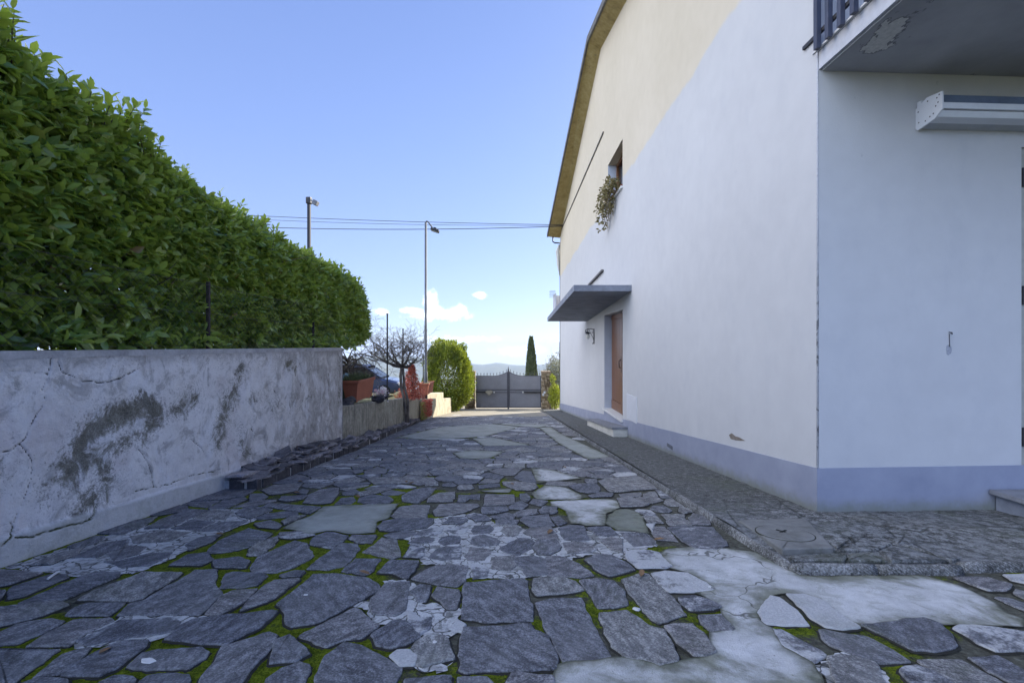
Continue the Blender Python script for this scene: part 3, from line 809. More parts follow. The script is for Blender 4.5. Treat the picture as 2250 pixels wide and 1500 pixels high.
# roof: soffit, dark verge and tiles
o_r = (172*YR/1000, YR, EYE+(760-92)/1000*YR); o_f = P(1203, 520, YF+.1); yn = 2.9
o_n = (o_r[0], yn, o_r[2]-KR*(YR-yn)); i_r = (XW, YR, ZR); i_f = (XW, YF+.1, ZF-.02); i_n = (XW, yn, ZR-KR*(YR-yn))
b = MB(); b.add([o_n, o_r, o_f, i_f, i_r, i_n], [(0, 1, 4, 5), (1, 2, 3, 4)])
b.add([i_n, i_r, (XB, YR, ZR), (XB, yn, i_n[2])], [(0, 1, 2, 3)]); b.add([i_f, (XB, YF+.1, ZF-.02), (XB, YF-1, ZF), (XW, YF-1, ZF)], [(0, 1, 2, 3)])
obj('soffit', b, M_SOFFIT, house)
up = lambda p, h, dx=0: (p[0]+dx, p[1], p[2]+h)
b = MB(); b.prism([up(o_n, -.02, -.03), up(o_n, -.02, .02), up(o_n, .14, .02), up(o_n, .14, -.03)], [up(o_r, -.02, -.03), up(o_r, -.02, .02), up(o_r, .14, .02), up(o_r, .14, -.03)])
b.prism([up(o_r, -.02, -.03), up(o_r, -.02, .02), up(o_r, .14, .02), up(o_r, .14, -.03)], [up(o_f, -.02, -.03), up(o_f, -.02, .02), up(o_f, .14, .02), up(o_f, .14, -.03)])
b.prism([o_f, up(o_f, .12), up((XB, o_f[1], o_f[2]), .12), (XB, o_f[1], o_f[2])], [(p[0], p[1]+.03, p[2]) for p in (o_f, up(o_f, .12), up((XB, o_f[1], o_f[2]), .12), (XB, o_f[1], o_f[2]))])
obj('verge', b, M_VERGE, house)
b = MB()
for A, Bp in ((o_n, o_r), (o_r, o_f)):
    for k in range(28):
        x0, x1 = A[0]+(XB-A[0])*k/28, A[0]+(XB-A[0])*(k+1)/28; xm = (x0+x1)/2
        za, zb = A[2]+.141, Bp[2]+.141
        b.add([(x0, A[1], za), (x0, Bp[1], zb), (xm, Bp[1], zb+.08), (xm, A[1], za+.08), (x1, Bp[1], zb), (x1, A[1], za)], [(0, 1, 2, 3), (3, 2, 4, 5)])
obj('roof', b, M_TILE, house)
# rain pipe elbow at the far eave
b = MB(); pe = [P(1215, 521, YF+.05), P(1215, 531, YF+.05), P(1219, 533.5, YF+.05), (XW+.02, YF+.05, P(0, 533.5, YF)[2])]
b.tube(pe, .035, 8); b.tube([(XW+.02, YF+.06, pe[-1][2]), (XW+.02, YF+.06, zg(YF))], .04, 8); obj('rain_pipe', b, M_DARK, house, smooth=True)
# far balcony and rolled blind on the end wall
b = MB(); zb0 = P(0, 668, YF)[2]; b.box(XW-.26, XW+4, YF+.02, YF+1.1, zb0-.5, zb0-.35); b.box(XW-.26, XW+4, YF+1.02, YF+1.1, zb0-.35, zb0+.55); b.box(XW-.26, XW-.2, YF+.02, YF+1.02, zb0-.35, zb0+.55)
obj('end_balcony', b, M_BALC, house)
b = MB(); zr0 = P(0, 540, YF)[2]
b.tube([P(1229, 538, YF+.15), P(1225.5, 552, YF+.15), P(1227, 580, YF+.15), P(1230.5, 606, YF+.15)], [.05, .1, .08, .03], 8); obj('rolled_blind', b, M_STEPF, house, smooth=True)
# canopy over the door
c_n = [P(1261, 626, 9.29*XW/2.49), P(1388, 626, Yw(1388))]
yc0 = Yw(1388); xo = 141/1000*yc0; yc1 = xo*1000/82.7
zt0, zt1 = P(0, 626, yc0)[2], P(0, 697, yc1)[2]; zb0, zb1 = P(0, 639.5, yc0)[2], P(0, 706, yc1)[2]
yw1 = Yw(1290); zw1 = P(0, 706, yw1)[2]
b = MB(); b.prism([(xo, yc0, zb0), (XW+.01, yc0, zb0), (XW+.01, yw1, zw1), (xo, yc1, zb1)], [(xo, yc0, zt0), (XW+.01, yc0, zt0), (XW+.01, yw1, zw1+.11), (xo, yc1, zt1)])
obj('door_canopy', b, M_CANOPY, house)
b = MB()
for (pa, pb_, h, d) in (((1327, 592), (1296, 625), .05, .07), ((1327, 289), (1231, 511), .035, .03)):
    (ya, za), (yb, zb) = W(*pa), W(*pb_)
    zm = za if abs(za-zb) > .3 else za
    b.prism([(XW-d, ya, za-h), (XW+.01, ya, za-h), (XW+.01, ya, za), (XW-d, ya, za)], [(XW-d, yb, zb-h), (XW+.01, yb, zb-h), (XW+.01, yb, zb), (XW-d, yb, zb)])
obj('wall_ledge', b, M_VERGE, house)
# front door
door = obj('door', (lambda m: (m.box(XW+RD+.001, XW+RD+.06, DY0+.08, DY1, DZ0+.02, DZ1), m)[1])(MB()), M_WOOD, house)
b = MB(); xd = XW+RD
yl = DY1-.0
for k in range(7):                        # vertical boards and rails of the leaf
    ya = DY0+.75+(DY1-DY0-.83)*k/7; b.bbox(xd-.012, xd+.004, ya+.004, ya+(DY1-DY0-.83)/7-.004, DZ0+.28, DZ1-.14, .004)
b.bbox(xd-.02, xd+.004, DY0+.74, DY1-.04, DZ0+.02, DZ0+.26, .006); b.bbox(xd-.02, xd+.004, DY0+.74, DY1-.04, DZ1-.12, DZ1-.01, .006)
b.bbox(xd-.045, xd+.004, DY0+.68, DY0+.74, DZ0+.02, DZ1-.01, .006)
b.bbox(xd-.02, xd+.004, DY0+.12, DY0+.67, DZ0+.02, DZ1-.01, .006)
obj('door_boards', b, M_WOOD, door)
b = MB(); yh = DY0+.86; zh = (DZ0+DZ1)/2-.1
b.tube([(xd-.02, yh, zh), (xd-.07, yh, zh), (xd-.075, yh, zh+.16), (xd-.02, yh, zh+.2)], .012, 8); b.box(xd-.024, xd-.012, yh-.03, yh+.03, zh-.12, zh+.28)
obj('door_handle', b, M_DARK, door, smooth=True)
b = MB(); b.bbox(XW-.05, XW+RD, DY0-.06, DY1+.06, DZ0-.03, DZ0+.015, .006); obj('threshold', b, M_MARBLE, house)
# window above
win = obj('window', (lambda m: (m.box(XW+RWn+.03, XW+RWn+.05, WY0, WY1, WZ0, WZ1), m)[1])(MB()), M_GLASS, house)
b = MB()
for (y0, y1, z0, z1) in ((WY0, WY0+.08, WZ0, WZ1), (WY1-.08, WY1, WZ0, WZ1), (WY0+.08, WY1-.08, WZ0, WZ0+.08), (WY0+.08, WY1-.08, WZ1-.08, WZ1), ((WY0+WY1)/2-.05, (WY0+WY1)/2+.05, WZ0+.08, WZ1-.08)):
    b.bbox(XW+RWn-.03, XW+RWn+.031, y0, y1, z0, z1, .008)
obj('window_frame', b, M_WOOD, win)
b = MB(); b.bbox(XW-.05, XW+RWn, WY0-.04, WY1+.04, WZ0-.05, WZ0, .006); obj('window_sill', b, M_MARBLE, win)
# meter hatch, vent, plaster scar, hook
(ya, za), (yb, zb) = W(1400, 931), W(1378, 870)
b = MB(); b.bbox(XW-.013, XW+.002, ya, yb, za, EYE+(760-873)/1000*ya, .004); obj('meter_hatch', b, plain('hatch_paint', (.55, .56, .58), .7, .06), house)
ya, za = W(1479, 988); yb, zb = W(1467, 974)
vent = obj('vent', (lambda m: (m.box(XW-PT-.002, XW-.002, ya, yb, za, zb+.01), m)[1])(MB()), M_DARK, house)
b = MB()
for k in range(4): b.box(XW-PT-.008, XW-PT-.002, ya+.01, yb-.01, za+(zb+.01-za)*(k+.25)/4, za+(zb+.01-za)*(k+.5)/4)
obj('vent_louvre', b, M_CANOPY, vent)
b = MB(); sc = [(1602, 955), (1608, 951), (1616, 958), (1624, 960), (1638, 968), (1628, 968), (1618, 967), (1606, 964)]
pts = [W(*q) for q in sc]; b.prism([(XW-.002, q[0], q[1]) for q in pts], [(XW+.003, q[0], q[1]) for q in pts]); obj('plaster_scar', b, plain('bare_render', (.2, .17, .14), .95, .5, 30), house)
b = MB(); hx, hy, hz = P(2085, 733, Yr(3.64)); b.tube([(hx, hy-.001, hz+.012), (hx+.006, hy-.02, hz+.01), (hx, hy-.03, hz-.004), (hx-.006, hy-.02, hz+.004)], .004, 6); b.tube([(hx, hy-.004, hz), (hx+.003, hy-.004, hz-.11)], .0025, 5)
obj('wall_hook', b, M_DARK, house)
b = MB(); n_ = 18; pts = [(hx+.024*math.cos(a)*(1+.5*mnoise.noise(Vector((math.cos(a)*2, math.sin(a)*2, 3)))), hz-.135+.045*math.sin(a)*(1+.5*mnoise.noise(Vector((math.cos(a)*2, math.sin(a)*2, 9))))) for a in np.linspace(0, 6.28, n_+1)[:-1]]
b.prism([(q[0], Yr(q[0])+.002, q[1]) for q in pts], [(q[0], Yr(q[0])-.002, q[1]) for q in pts]); obj('rust_stain', b, plain('stained_plaster', (.3, .31, .34), .9, .35, 50), house)
# door platform step
ys0, ys1 = Yw(1380.5), Yw(1380.5)+3.3; xs = 225/1000*ys0
b = MB(); zt = P(0, 938, ys0)[2]; f = -SL*1.05*(ys1-ys0)
b.prism([(xs+.03, ys0+.02, zt-.4), (XW-PT-.001, ys0+.02, zt-.4), (XW-PT-.001, ys1-.02, zt-.4+f), (xs+.03, ys1-.02, zt-.4+f)], [(xs+.03, ys0+.02, zt-.05), (XW-PT-.001, ys0+.02, zt-.05), (XW-PT-.001, ys1-.02, zt-.05+f), (xs+.03, ys1-.02, zt-.05+f)])
step = obj('door_step', b, M_STEPF, house)
b = MB(); b.prism([(xs, ys0, zt-.049), (XW-PT-.001, ys0, zt-.049), (XW-PT-.001, ys1, zt-.049+f), (xs, ys1, zt-.049+f)], [(xs, ys0, zt), (XW-PT-.001, ys0, zt), (XW-PT-.001, ys1, zt+f), (xs, ys1, zt+f)])
obj('step_slab', b, M_STEPT, step)
# step under the french window
xa = (2163-1120)/1000*3.85; b = MB(); zt = P(0, 1071, 3.85)[2]
b.box(xa+.06, XB-3, 3.2, Yr(5)-PT-.06, -.6, zt-.04); st2 = obj('terrace_step', b, M_CANOPY, house)
b = MB(); b.bbox(xa, XB-3, 3.08, Yr(4)-PT-.012, zt-.04, zt, .008); obj('step_slab', b, M_STEPT, st2)
# french window frame, hinges and glass
b = MB(); fy = Yr(FX0)
b.bbox(FX0+.001, FX0+.07, fy+.02, fy+.08, FZ0, FZ1, .006); b.bbox(FX0+.07, FX0+1.5, fy+.03, fy+.08, FZ1-.09, FZ1-.001, .006); b.bbox(FX0+.07, FX0+1.5, fy+.03, fy+.08, FZ0+.001, FZ0+.12, .006)
fwn = obj('french_window', b, plain('painted_frame', (.34, .34, .3), .6, .2), house)
b = MB(); b.box(FX0+.07, FX0+1.5, fy+.05, fy+.06, FZ0+.12, FZ1-.09); obj('pane', b, M_GLASS, fwn)
for hz in (FZ0+.25, (FZ0+FZ1)/2+.1, FZ1-.25):
    b = MB(); b.bbox(FX0+.012, FX0+.06, fy+.0, fy+.022, hz-.08, hz+.08, .004); obj('hinge', b, M_DARK, fwn)
# balcony over the front wall
yb0 = 2.3; zb = P(0, 156, Y0)[2]; zt = P(0, 113, Y0)[2]
b = MB(); b.prism([(XW+.012, yb0, zb+.012), (XB-2, yb0, zb+.012), (XB-2, Yr(XB-2), zb+.012), (XW+.012, Y0-.001, zb+.012)], [(XW+.012, yb0, zt), (XB-2, yb0, zt), (XB-2, Yr(XB-2), zt), (XW+.012, Y0-.001, zt)])
balc = obj('balcony', b, M_BALC, house)
def bsoff():
    t = NT('peeling_soffit'); a = t.noise(2, 5, .6)
    c = t.ramp(a, [(.3, (.3, .305, .32)), (.7, (.42, .425, .44))])
    pl = t.math('ADD', t.noise(3.2, 5, .62, t.scale(t.pos(), (1, .55, 1))), t.math('MULTIPLY', t.noise(22, 3), .08))
    x = t.sep(t.pos())
    edge = t.math('MULTIPLY', t.math('MULTIPLY', t.ss(x[0], 3.25, 2.8), t.ss(x[1], 3.62, 3.45)), .17)
    k = t.ss(t.math('ADD', pl, edge), .735, .745)
    rim = t.math('MULTIPLY', t.ss(t.math('ADD', pl, edge), .7, .735), t.math('SUBTRACT', 1, k))
    c = t.mix(k, c, t.ramp(t.noise(40, 4), [(.3, (.45, .45, .43)), (.7, (.62, .61, .58))]))
    c = t.mix(t.math('MULTIPLY', rim, .6), c, (.04, .04, .045))
    return t.done(c, .8, t.bump(t.math('SUBTRACT', a, t.math('MULTIPLY', k, .6)), .4, .02), 0, .25)
b = MB(); b.prism([(XW+.04, yb0, zb), (XB-2, yb0, zb), (XB-2, Yr(XB-2)-.001, zb), (XW+.04, Y0-.001, zb)], [(XW+.04, yb0, zb+.014), (XB-2, yb0, zb+.014), (XB-2, Yr(XB-2)-.001, zb+.014), (XW+.04, Y0-.001, zb+.014)])
obj('balcony_soffit', b, bsoff(), balc)
b = MB(); b.box(XW-.012, XW+.03, yb0-.04, Y0+.05, zt+.001, zt+.014); obj('balcony_edge', b, M_MARBLE, balc)
rail = obj('balcony_railing', (lambda m: (m.box(XW-.022, XW+.0, yb0-.05, Y0+.16, EYE+2.545, EYE+2.575), m.box(XW-.022, XW+.0, yb0-.05, Y0+.02, EYE+3.4, EYE+3.44), m)[2])(MB()), M_DARK, house)
for k in range(10):
    y = Yw(1807)-.001-.132*k
    b = MB(); b.bbox(XW-.062, XW-.023, y-.02, y+.02, P(0, 109, Yw(1807))[2], EYE+3.43, .003); obj('baluster', b, M_RAIL, rail)
for k in range(38):
    x = XW+.1+.13*k
    b = MB(); b.bbox(x-.02, x+.02, yb0-.062, yb0-.03, P(0, 109, Yw(1807))[2], EYE+3.43, .003); obj('baluster', b, M_RAIL, rail)
b = MB(); b.box(XW-.022, XB-2, yb0-.029, yb0-.01, EYE+2.545, EYE+2.575); b.box(XW-.022, XB-2, yb0-.029, yb0-.01, EYE+3.4, EYE+3.44); obj('front_rail', b, M_DARK, rail)

# ------------------------------------------------------------------ awning cassette on the front wall
M_AWN = plain('white_aluminium', (.62, .64, .66), .4, .06, 4, 0, .05)
ax = 892/1000*Yr(3.37); ay = Yr(ax)
awn = thing('awning_cassette', 'white retractable awning cassette with a drilled end plate on the wall under the balcony', 'awning', (ax, ay, EYE+1.9))
prof = [(0, 1.975), (-.1, 2.02), (-.235, 2.0), (-.235, 1.86), (-.17, 1.815), (-.02, 1.79), (0, 1.81)]
b = MB(); b.prism([(ax, ay+y, EYE+z) for y, z in prof], [(ax+.012, ay+y, EYE+z) for y, z in prof])
b.box(ax+.012, ax+.07, ay-.04, ay-.001, EYE+1.99, EYE+2.03)
ep = obj('end_plate', b, M_AWN, awn)
for (y, z) in ((-.025, 1.94), (-.11, 1.985), (-.19, 1.97), (-.2, 1.93), (-.18, 1.91), (-.03, 1.85), (-.09, 1.835), (-.16, 1.86), (-.13, 1.85), (-.21, 1.985)):
    b = MB(); m = Matrix.Translation((ax-.001, ay+y, EYE+z)) @ Matrix.Rotation(R(90), 4, 'Y')
    ring = [m @ Vector((.006*math.cos(a), .006*math.sin(a), 0)) for a in np.linspace(0, 2*math.pi, 9)[:-1]]
    b.prism([tuple(q) for q in ring], [(q[0]+.002, q[1], q[2]) for q in ring]); obj('screw_hole', b, M_DARK, ep)
def long_prof(pf, x0, x1):
    m = MB(); m.prism([(x0, Yr(x0)+y, EYE+z) for y, z in pf], [(x1, Yr(x1)+y, EYE+z) for y, z in pf]); return m
obj('fabric_roll', long_prof([(-.03, 1.985), (-.2, 1.99), (-.215, 1.918), (-.03, 1.918)], ax+.013, 9), plain('slate_blue_fabric', (.1, .13, .18), .8, .2), awn)
obj('front_bar', long_prof([(-.1, 1.917), (-.226, 1.917), (-.232, 1.868), (-.1, 1.868)], ax+.013, 9), M_AWN, awn)
obj('lower_bar', long_prof([(-.1, 1.862), (-.212, 1.862), (-.19, 1.82), (-.1, 1.814)], ax+.013, 9), M_AWN, awn)
obj('back_rail', long_prof([(-.002, 1.93), (-.09, 1.93), (-.09, 1.83), (-.02, 1.81), (-.002, 1.81)], ax+.014, 9), plain('grey_aluminium', (.4, .42, .44), .45, .1), awn)

# ------------------------------------------------------------------ lantern beside the door
ly, lz = Yw(1306), P(0, 722, Yw(1306))[2]
lan = thing('wall_lantern', 'wrought iron scroll bracket with a small hanging lantern beside the front door', 'wall lamp', (XW, ly, lz-.2))
b = MB(); b.bbox(XW-.025, XW-.001, ly-.02, ly+.02, lz-.46, lz, .006)
b.tube([(XW-.02, ly, lz-.03), (XW-.1, ly, lz+.0), (XW-.2, ly, lz-.005), (XW-.265, ly, lz-.045), (XW-.27, ly, lz-.09), (XW-.235, ly, lz-.1), (XW-.225, ly, lz-.07)], .011, 7)
b.tube([(XW-.02, ly, lz-.34), (XW-.05, ly, lz-.25), (XW-.12, ly, lz-.12), (XW-.17, ly, lz-.02)], .008, 6)
b.tube([(XW-.02, ly, lz-.1), (XW-.06, ly, lz-.08), (XW-.07, ly, lz-.13), (XW-.04, ly, lz-.14)], .008, 6)
b.tube([(XW-.02, ly, lz-.42), (XW-.06, ly, lz-.43), (XW-.05, ly, lz-.47)], .008, 6)
obj('bracket', b, M_DARK, lan, smooth=True)
b = MB(); b.lathe((XW-.2, ly, lz-.34), [(.02, .3), (.012, .28), (.012, .25), (.035, .24), (.085, .2), (.088, .19), (.03, .185)], 12); b.tube([(XW-.2, ly, lz-.005), (XW-.2, ly, lz-.06)], .006, 6); obj('lamp_cap', b, M_DARK, lan, smooth=True)
b = MB(); b.lathe((XW-.2, ly, lz-.34), [(.03, .186), (.055, .14), (.06, .1), (.045, .05), (.015, .03)], 12); obj('glass_shade', b, plain('milky_glass', (.6, .58, .52), .15, .05, 4, 0, .02, spec=.5), lan, smooth=True)

# ------------------------------------------------------------------ pavement along the house, its kerb, the drain cover
def pave_mat():
    t = NT('worn_pavement'); x = t.sep(t.pos())
    a = t.noise(2.2, 6, .7); b = t.noise(18, 6, .75); g = t.noise(110, 3, .7)
    e = t.vor(3.1, 'DISTANCE_TO_EDGE', t.scale(t.pos(), (1, .75, 1)))
    near = t.ss(x[1], 3.9, 3.3)
    c = t.ramp(t.math('ADD', t.math('MULTIPLY', b, .6), t.math('MULTIPLY', g, .4)), [(.4, (.03, .03, .025)), (.5, (.12, .12, .11)), (.59, (.36, .36, .345))])
    c = t.mix(t.math('MULTIPLY', t.ss(a, .42, .62), .45), c, (.15, .155, .15))
    c = t.mix(t.math('MULTIPLY', t.ss(x[1], 3.6, 4.3), .5), c, t.ramp(g, [(.35, (.03, .03, .026)), (.6, (.1, .1, .09))]))
    c = t.mix(t.math('MULTIPLY', t.math('MULTIPLY', near, t.ss(b, .4, .6)), .5), c, (.25, .26, .26))
    sp = t.math('MULTIPLY', t.ss(t.vor(14), .13, .06), t.ss(t.noise(3, 3), .46, .58))
    c = t.mix(t.math('MULTIPLY', sp, .7), c, (.5, .5, .47))
    line = t.math('MULTIPLY', t.ss(t.math('ADD', e, t.math('MULTIPLY', t.math('SUBTRACT', b, .5), .05)), .03, .008), t.math('MULTIPLY', t.ss(x[1], 4.6, 3.4), t.ss(t.noise(1.3, 3), .36, .5)))
    c = t.mix(t.math('MULTIPLY', line, .5), c, (.03, .032, .022))
    gr = t.math('MULTIPLY', t.ss(t.noise(1.6, 5, .7), .52, .7), .45)
    c = t.mix(gr, c, (.085, .095, .05))
    h = t.math('SUBTRACT', t.math('ADD', b, t.math('MULTIPLY', g, .4)), line)
    return t.done(c, .85, t.bump(h, .9, .018), 0, .25)
M_PAVE = pave_mat()
HK = .06
def pv(x, y): return zg(y)+HK-.014-.028*max(0, min(1, (3.2-y)/.4))+.006*mnoise.noise(Vector((x*5, y*5, 2)))+.004*mnoise.noise(Vector((x*17, y*17, 4)))
b = MB(); b.add(*grid_sheet(XK+.05, XW+.1, YK+.03, 6.5, .03, .03, pv)); b.add(*grid_sheet(XK+.05, XW+.1, 6.5, YF+1.2, .1, .1, pv)); b.add(*grid_sheet(XW+.1, 8, YK+.03, 4.2, .05, .04, pv))
struct('pavement', b, M_PAVE, smooth=True)
b = MB()                                  # raised flags by the corner of the kerb
def flag(pts, h):
    q = [G(*p) for p in pts]; sc = .957
    q = [(x*sc, max(YK+.07, y*sc)) for x, y in q]; q = ccw(q)
    r0 = rough_ring(smooth_ring(q), .04, .004, len(b.v)); r1 = inset_ring(r0, .008); o = len(b.v); n = len(r0)
    b.add([(x, y, zg(y)+.02) for x, y in r0]+[(x, y, zg(y)+h-.006) for x, y in r0]+[(x, y, zg(y)+h) for x, y in r1],
          [(k*n+i, k*n+(i+1) % n, (k+1)*n+(i+1) % n, (k+1)*n+i) for k in (0, 1) for i in range(n)]+[tuple(2*n+i for i in range(n))])
for p in ([(1735, 1217), (1862, 1216), (1880, 1240), (1770, 1247)], [(1868, 1212), (1925, 1208), (1975, 1240), (1890, 1241)], [(1845, 1206), (1910, 1170), (1960, 1192), (1925, 1205)], [(1932, 1206), (1975, 1196), (2060, 1220), (2098, 1232), (1985, 1240)],
          [(1925, 1168), (2000, 1160), (2030, 1180), (1975, 1192)], [(1985, 1193), (2040, 1183), (2110, 1222), (2095, 1229)], [(1775, 1158), (1830, 1150), (1900, 1166), (1840, 1200)]): flag(p, .041)
struct('pavement_flags', b, M_PAVE)
def kerb_mat():
    t = NT('ribbed_kerb'); x = t.sep(t.pos())
    w = t.n('ShaderNodeTexWave', wave_type='BANDS', bands_direction='DIAGONAL'); t.put(w.inputs['Vector'], t.pos())
    w.inputs['Scale'].default_value = 26; w.inputs['Distortion'].default_value = 5; w.inputs['Detail'].default_value = 3; w.inputs['Detail Scale'].default_value = 3
    g = t.noise(70, 4, .7); a = t.noise(4, 5, .7)
    c = t.ramp(t.math('ADD', t.math('MULTIPLY', g, .6), t.math('MULTIPLY', a, .4)), [(.38, (.04, .04, .036)), (.5, (.19, .19, .18)), (.62, (.42, .42, .41))])
    gv = t.math('MULTIPLY', t.math('MULTIPLY', t.ss(w.outputs['Fac'], .34, .1), t.ss(t.noise(3, 3), .4, .6)), .6)
    c = t.mix(gv, c, (.06, .06, .055))
    return t.done(c, .9, t.bump(t.math('ADD', t.math('MULTIPLY', w.outputs['Fac'], .5), t.math('MULTIPLY', g, .8)), .9, .01), 0, .2)
b = MB()
def kerb_run(p0, p1, seglen):
    L = math.hypot(p1[0]-p0[0], p1[1]-p0[1]); n = max(1, round(L/seglen)); ux, uy = (p1[0]-p0[0])/L, (p1[1]-p0[1])/L
    nx, ny = uy, -ux
    for k in range(n):
        a0, a1 = L*k/n+.006, L*(k+1)/n-.006; m = max(2, int((a1-a0)/.06)); rows = []
        w = .031+random.uniform(-.004, .004); hh = .043+random.uniform(-.004, .005); off = random.uniform(-.006, .006)
        for i in range(m+1):
            s = a0+(a1-a0)*i/m; cx, cy = p0[0]+ux*s, p0[1]+uy*s
            rr = 1+.06*mnoise.noise(Vector((cx*12, cy*12, 0)))
            if i in (0, m): rr *= .9
            rows.append([(cx+nx*(off+w*rr*math.cos(t)), cy+ny*(off+w*rr*math.cos(t)), zg(cy)-.03+(hh*rr+.03)*math.sin(t)**.7) for t in np.linspace(0, math.pi, 9)])
        nn = 9; b.add([v for r in rows for v in r], [(i*nn+j, i*nn+j+1, (i+1)*nn+j+1, (i+1)*nn+j) for i in range(m) for j in range(nn-1)]+[tuple(range(nn)), tuple(m*nn+j for j in range(nn))])
kerb_run((XK+.045, YK+.03), (XK-.03, 23.2), .98); kerb_run((XK+.03, YK+.01), (2.61, YK-.01), .5); kerb_run((2.63, YK+.03), (8, YK+.06), 1.0)
struct('pavement_kerb', b, kerb_mat(), smooth=True)
# drain cover
mc = thing('drain_cover', 'square concrete drain cover with a round lid set in the pavement by the house corner', 'drain cover', (*[q*.945 for q in G(1735, 1175)], 0))
q = ccw([(x*.945, y*.945) for x, y in (G(1622, 1142), (G(1772, 1138)), G(1832, 1203), G(1718, 1206))]); M_LID = mat_concrete('cover_concrete', (.12, .12, .11), (.24, .24, .225), (.08, .08, .06), .7)
r0 = rough_ring(smooth_ring(q), .05, .003); r1 = inset_ring(r0, .01); n = len(r0); b = MB()
b.add([(x, y, zg(y)+.02) for x, y in r0]+[(x, y, zg(y)+.054) for x, y in r0]+[(x, y, zg(y)+.06) for x, y in r1], [(k*n+i, k*n+(i+1) % n, (k+1)*n+(i+1) % n, (k+1)*n+i) for k in (0, 1) for i in range(n)]+[tuple(2*n+i for i in range(n))])
obj('surround', b, M_LID, mc)
cx, cy = [v*.943 for v in G(1724, 1171)]; b = MB(); rad = .175
ring = lambda r, h: [(cx+r*math.cos(a), cy+r*math.sin(a), zg(cy+r*math.sin(a))+h) for a in np.linspace(0, 2*math.pi, 41)[:-1]]
b.prism(ring(rad+.008, .055), ring(rad+.008, .0612)); gap = obj('lid_gap', b, plain('lid_gap_dirt', (.035, .036, .025), .95, .3), mc)
b = MB(); v = ring(rad, .06)+ring(rad, .0625)+ring(rad-.006, .065); n = 40
b.add(v, [(k*n+i, k*n+(i+1) % n, (k+1)*n+(i+1) % n, (k+1)*n+i) for k in (0, 1) for i in range(n)]+[tuple(2*n+i for i in range(n))]); lid = obj('lid', b, M_LID, mc)
b = MB()
for a in (.6, .6+math.pi/2):
    m = Matrix.Translation((cx+.0, cy+.02, zg(cy+.02)+.0645)) @ Matrix.Rotation(a, 4, 'Z'); b.box(-.045, .045, -.008, .008, 0, .0022, m)
obj('lifting_slot', b, plain('slot_dark', (.02, .02, .018), .95, .2), lid)  # dark bars laid on the lid for the cross-shaped slot
# ------------------------------------------------------------------ retaining wall on the left
WX = -3.05; WY1 = 8.29; WY0 = -1.0; WTOP = EYE-.03
def Lw(px, py):                           # point of the wall face (y, z)
    Y = -WX*1000/(1120-px); return Y, EYE+(760-py)/1000*Y
def polyline_d(pl, u, v):
    d = 9.
    for i in range(len(pl)-1):
        a, b_ = np.array(pl[i]), np.array(pl[i+1]); q = b_-a
        t = np.clip(((u-a[0])*q[0]+(v-a[1])*q[1])/(q@q), 0, 1)
        d = np.minimum(d, np.hypot(u-a[0]-t*q[0], v-a[1]-t*q[1]))
    return d
CRACKS = [[(118, 768), (112, 800), (102, 838), (95, 855), (75, 868), (45, 872)], [(0, 818), (40, 816), (105, 820)], [(125, 790), (140, 818), (180, 835), (225, 842), (262, 832), (300, 812), (330, 795)],
 [(102, 855), (98, 885), (82, 910), (65, 940), (55, 965), (30, 985), (0, 995)], [(45, 975), (72, 1005), (72, 1050), (58, 1090), (40, 1120), (28, 1150)],
 [(0, 1195), (22, 1180), (28, 1160), (22, 1145)], [(30, 1182), (70, 1178), (120, 1160), (180, 1148), (198, 1140), (215, 1105)], [(192, 1140), (205, 1125)], [(272, 1092), (310, 1075), (370, 1065), (420, 1045), (470, 1035), (485, 1030)],
 [(420, 965), (445, 985), (455, 1010)], [(305, 985), (325, 1015), (335, 1045), (338, 1070)], [(545, 880), (560, 910), (552, 940), (570, 965)], [(600, 850), (615, 880), (640, 910)], [(660, 840), (668, 900), (650, 940)], [(720, 780), (722, 860), (730, 940)]]
#        centre-line px            half-width(m)  strength  dark
STAINS = [([(150, 1030), (185, 960), (235, 915), (300, 895), (345, 900)], .11, 1.0), ([(215, 1020), (235, 1060), (195, 1100)], .1, .8), ([(165, 985), (215, 1000), (250, 985), (320, 940), (420, 870)], .1, .75),
 ([(300, 880), (304, 858)], .035, .9), ([(480, 960), (490, 920), (520, 850), (530, 810)], .12, .75), ([(630, 810), (660, 812)], .13, .6), ([(610, 860), (600, 910)], .1, .55), ([(520, 950), (545, 985)], .09, .6), ([(80, 1085), (98, 1105)], .06, .6),
 ([(0, 1020), (-40, 1080)], .1, .4), ([(560, 880), (640, 880), (690, 870)], .12, .45), ([(400, 790), (520, 790), (700, 790)], .1, .3), ([(240, 790), (300, 800)], .1, .25), ([(745, 780), (748, 960)], .16, .4)]
ny_, nz_ = 0, 0
ysamp = np.concatenate([np.arange(WY0, 1.8, .06), np.arange(1.8, 4.2, .0085), np.arange(4.2, WY1+.001, .014)])
nzr = 170
tt = np.linspace(0, 1, nzr)
YY, TT = np.meshgrid(ysamp, tt, indexing='ij')
ZB = zg(YY)-.12
ZZ = ZB+(WTOP-ZB)*TT
nb = np.vectorize(lambda a, b_, s, k: mnoise.noise(Vector((a*s, b_*s, k))))
n1 = nb(YY, ZZ, 3.1, 0.); n2 = nb(YY, ZZ, 13., 4.); n3 = nb(YY, ZZ, 45., 8.)
wu, wv = YY+.09*n1+.03*n2+.008*n3, ZZ+.09*nb(YY, ZZ, 3.3, 20.)+.03*nb(YY, ZZ, 14., 24.)+.006*nb(YY, ZZ, 44., 28.)
stain = np.zeros_like(YY); crack = np.zeros_like(YY)
for pl, hw, st in STAINS:
    d = polyline_d([Lw(*q) for q in pl], wu, wv)
    stain = np.maximum(stain, st*np.clip(1.05-.5*d/hw, 0, 1))
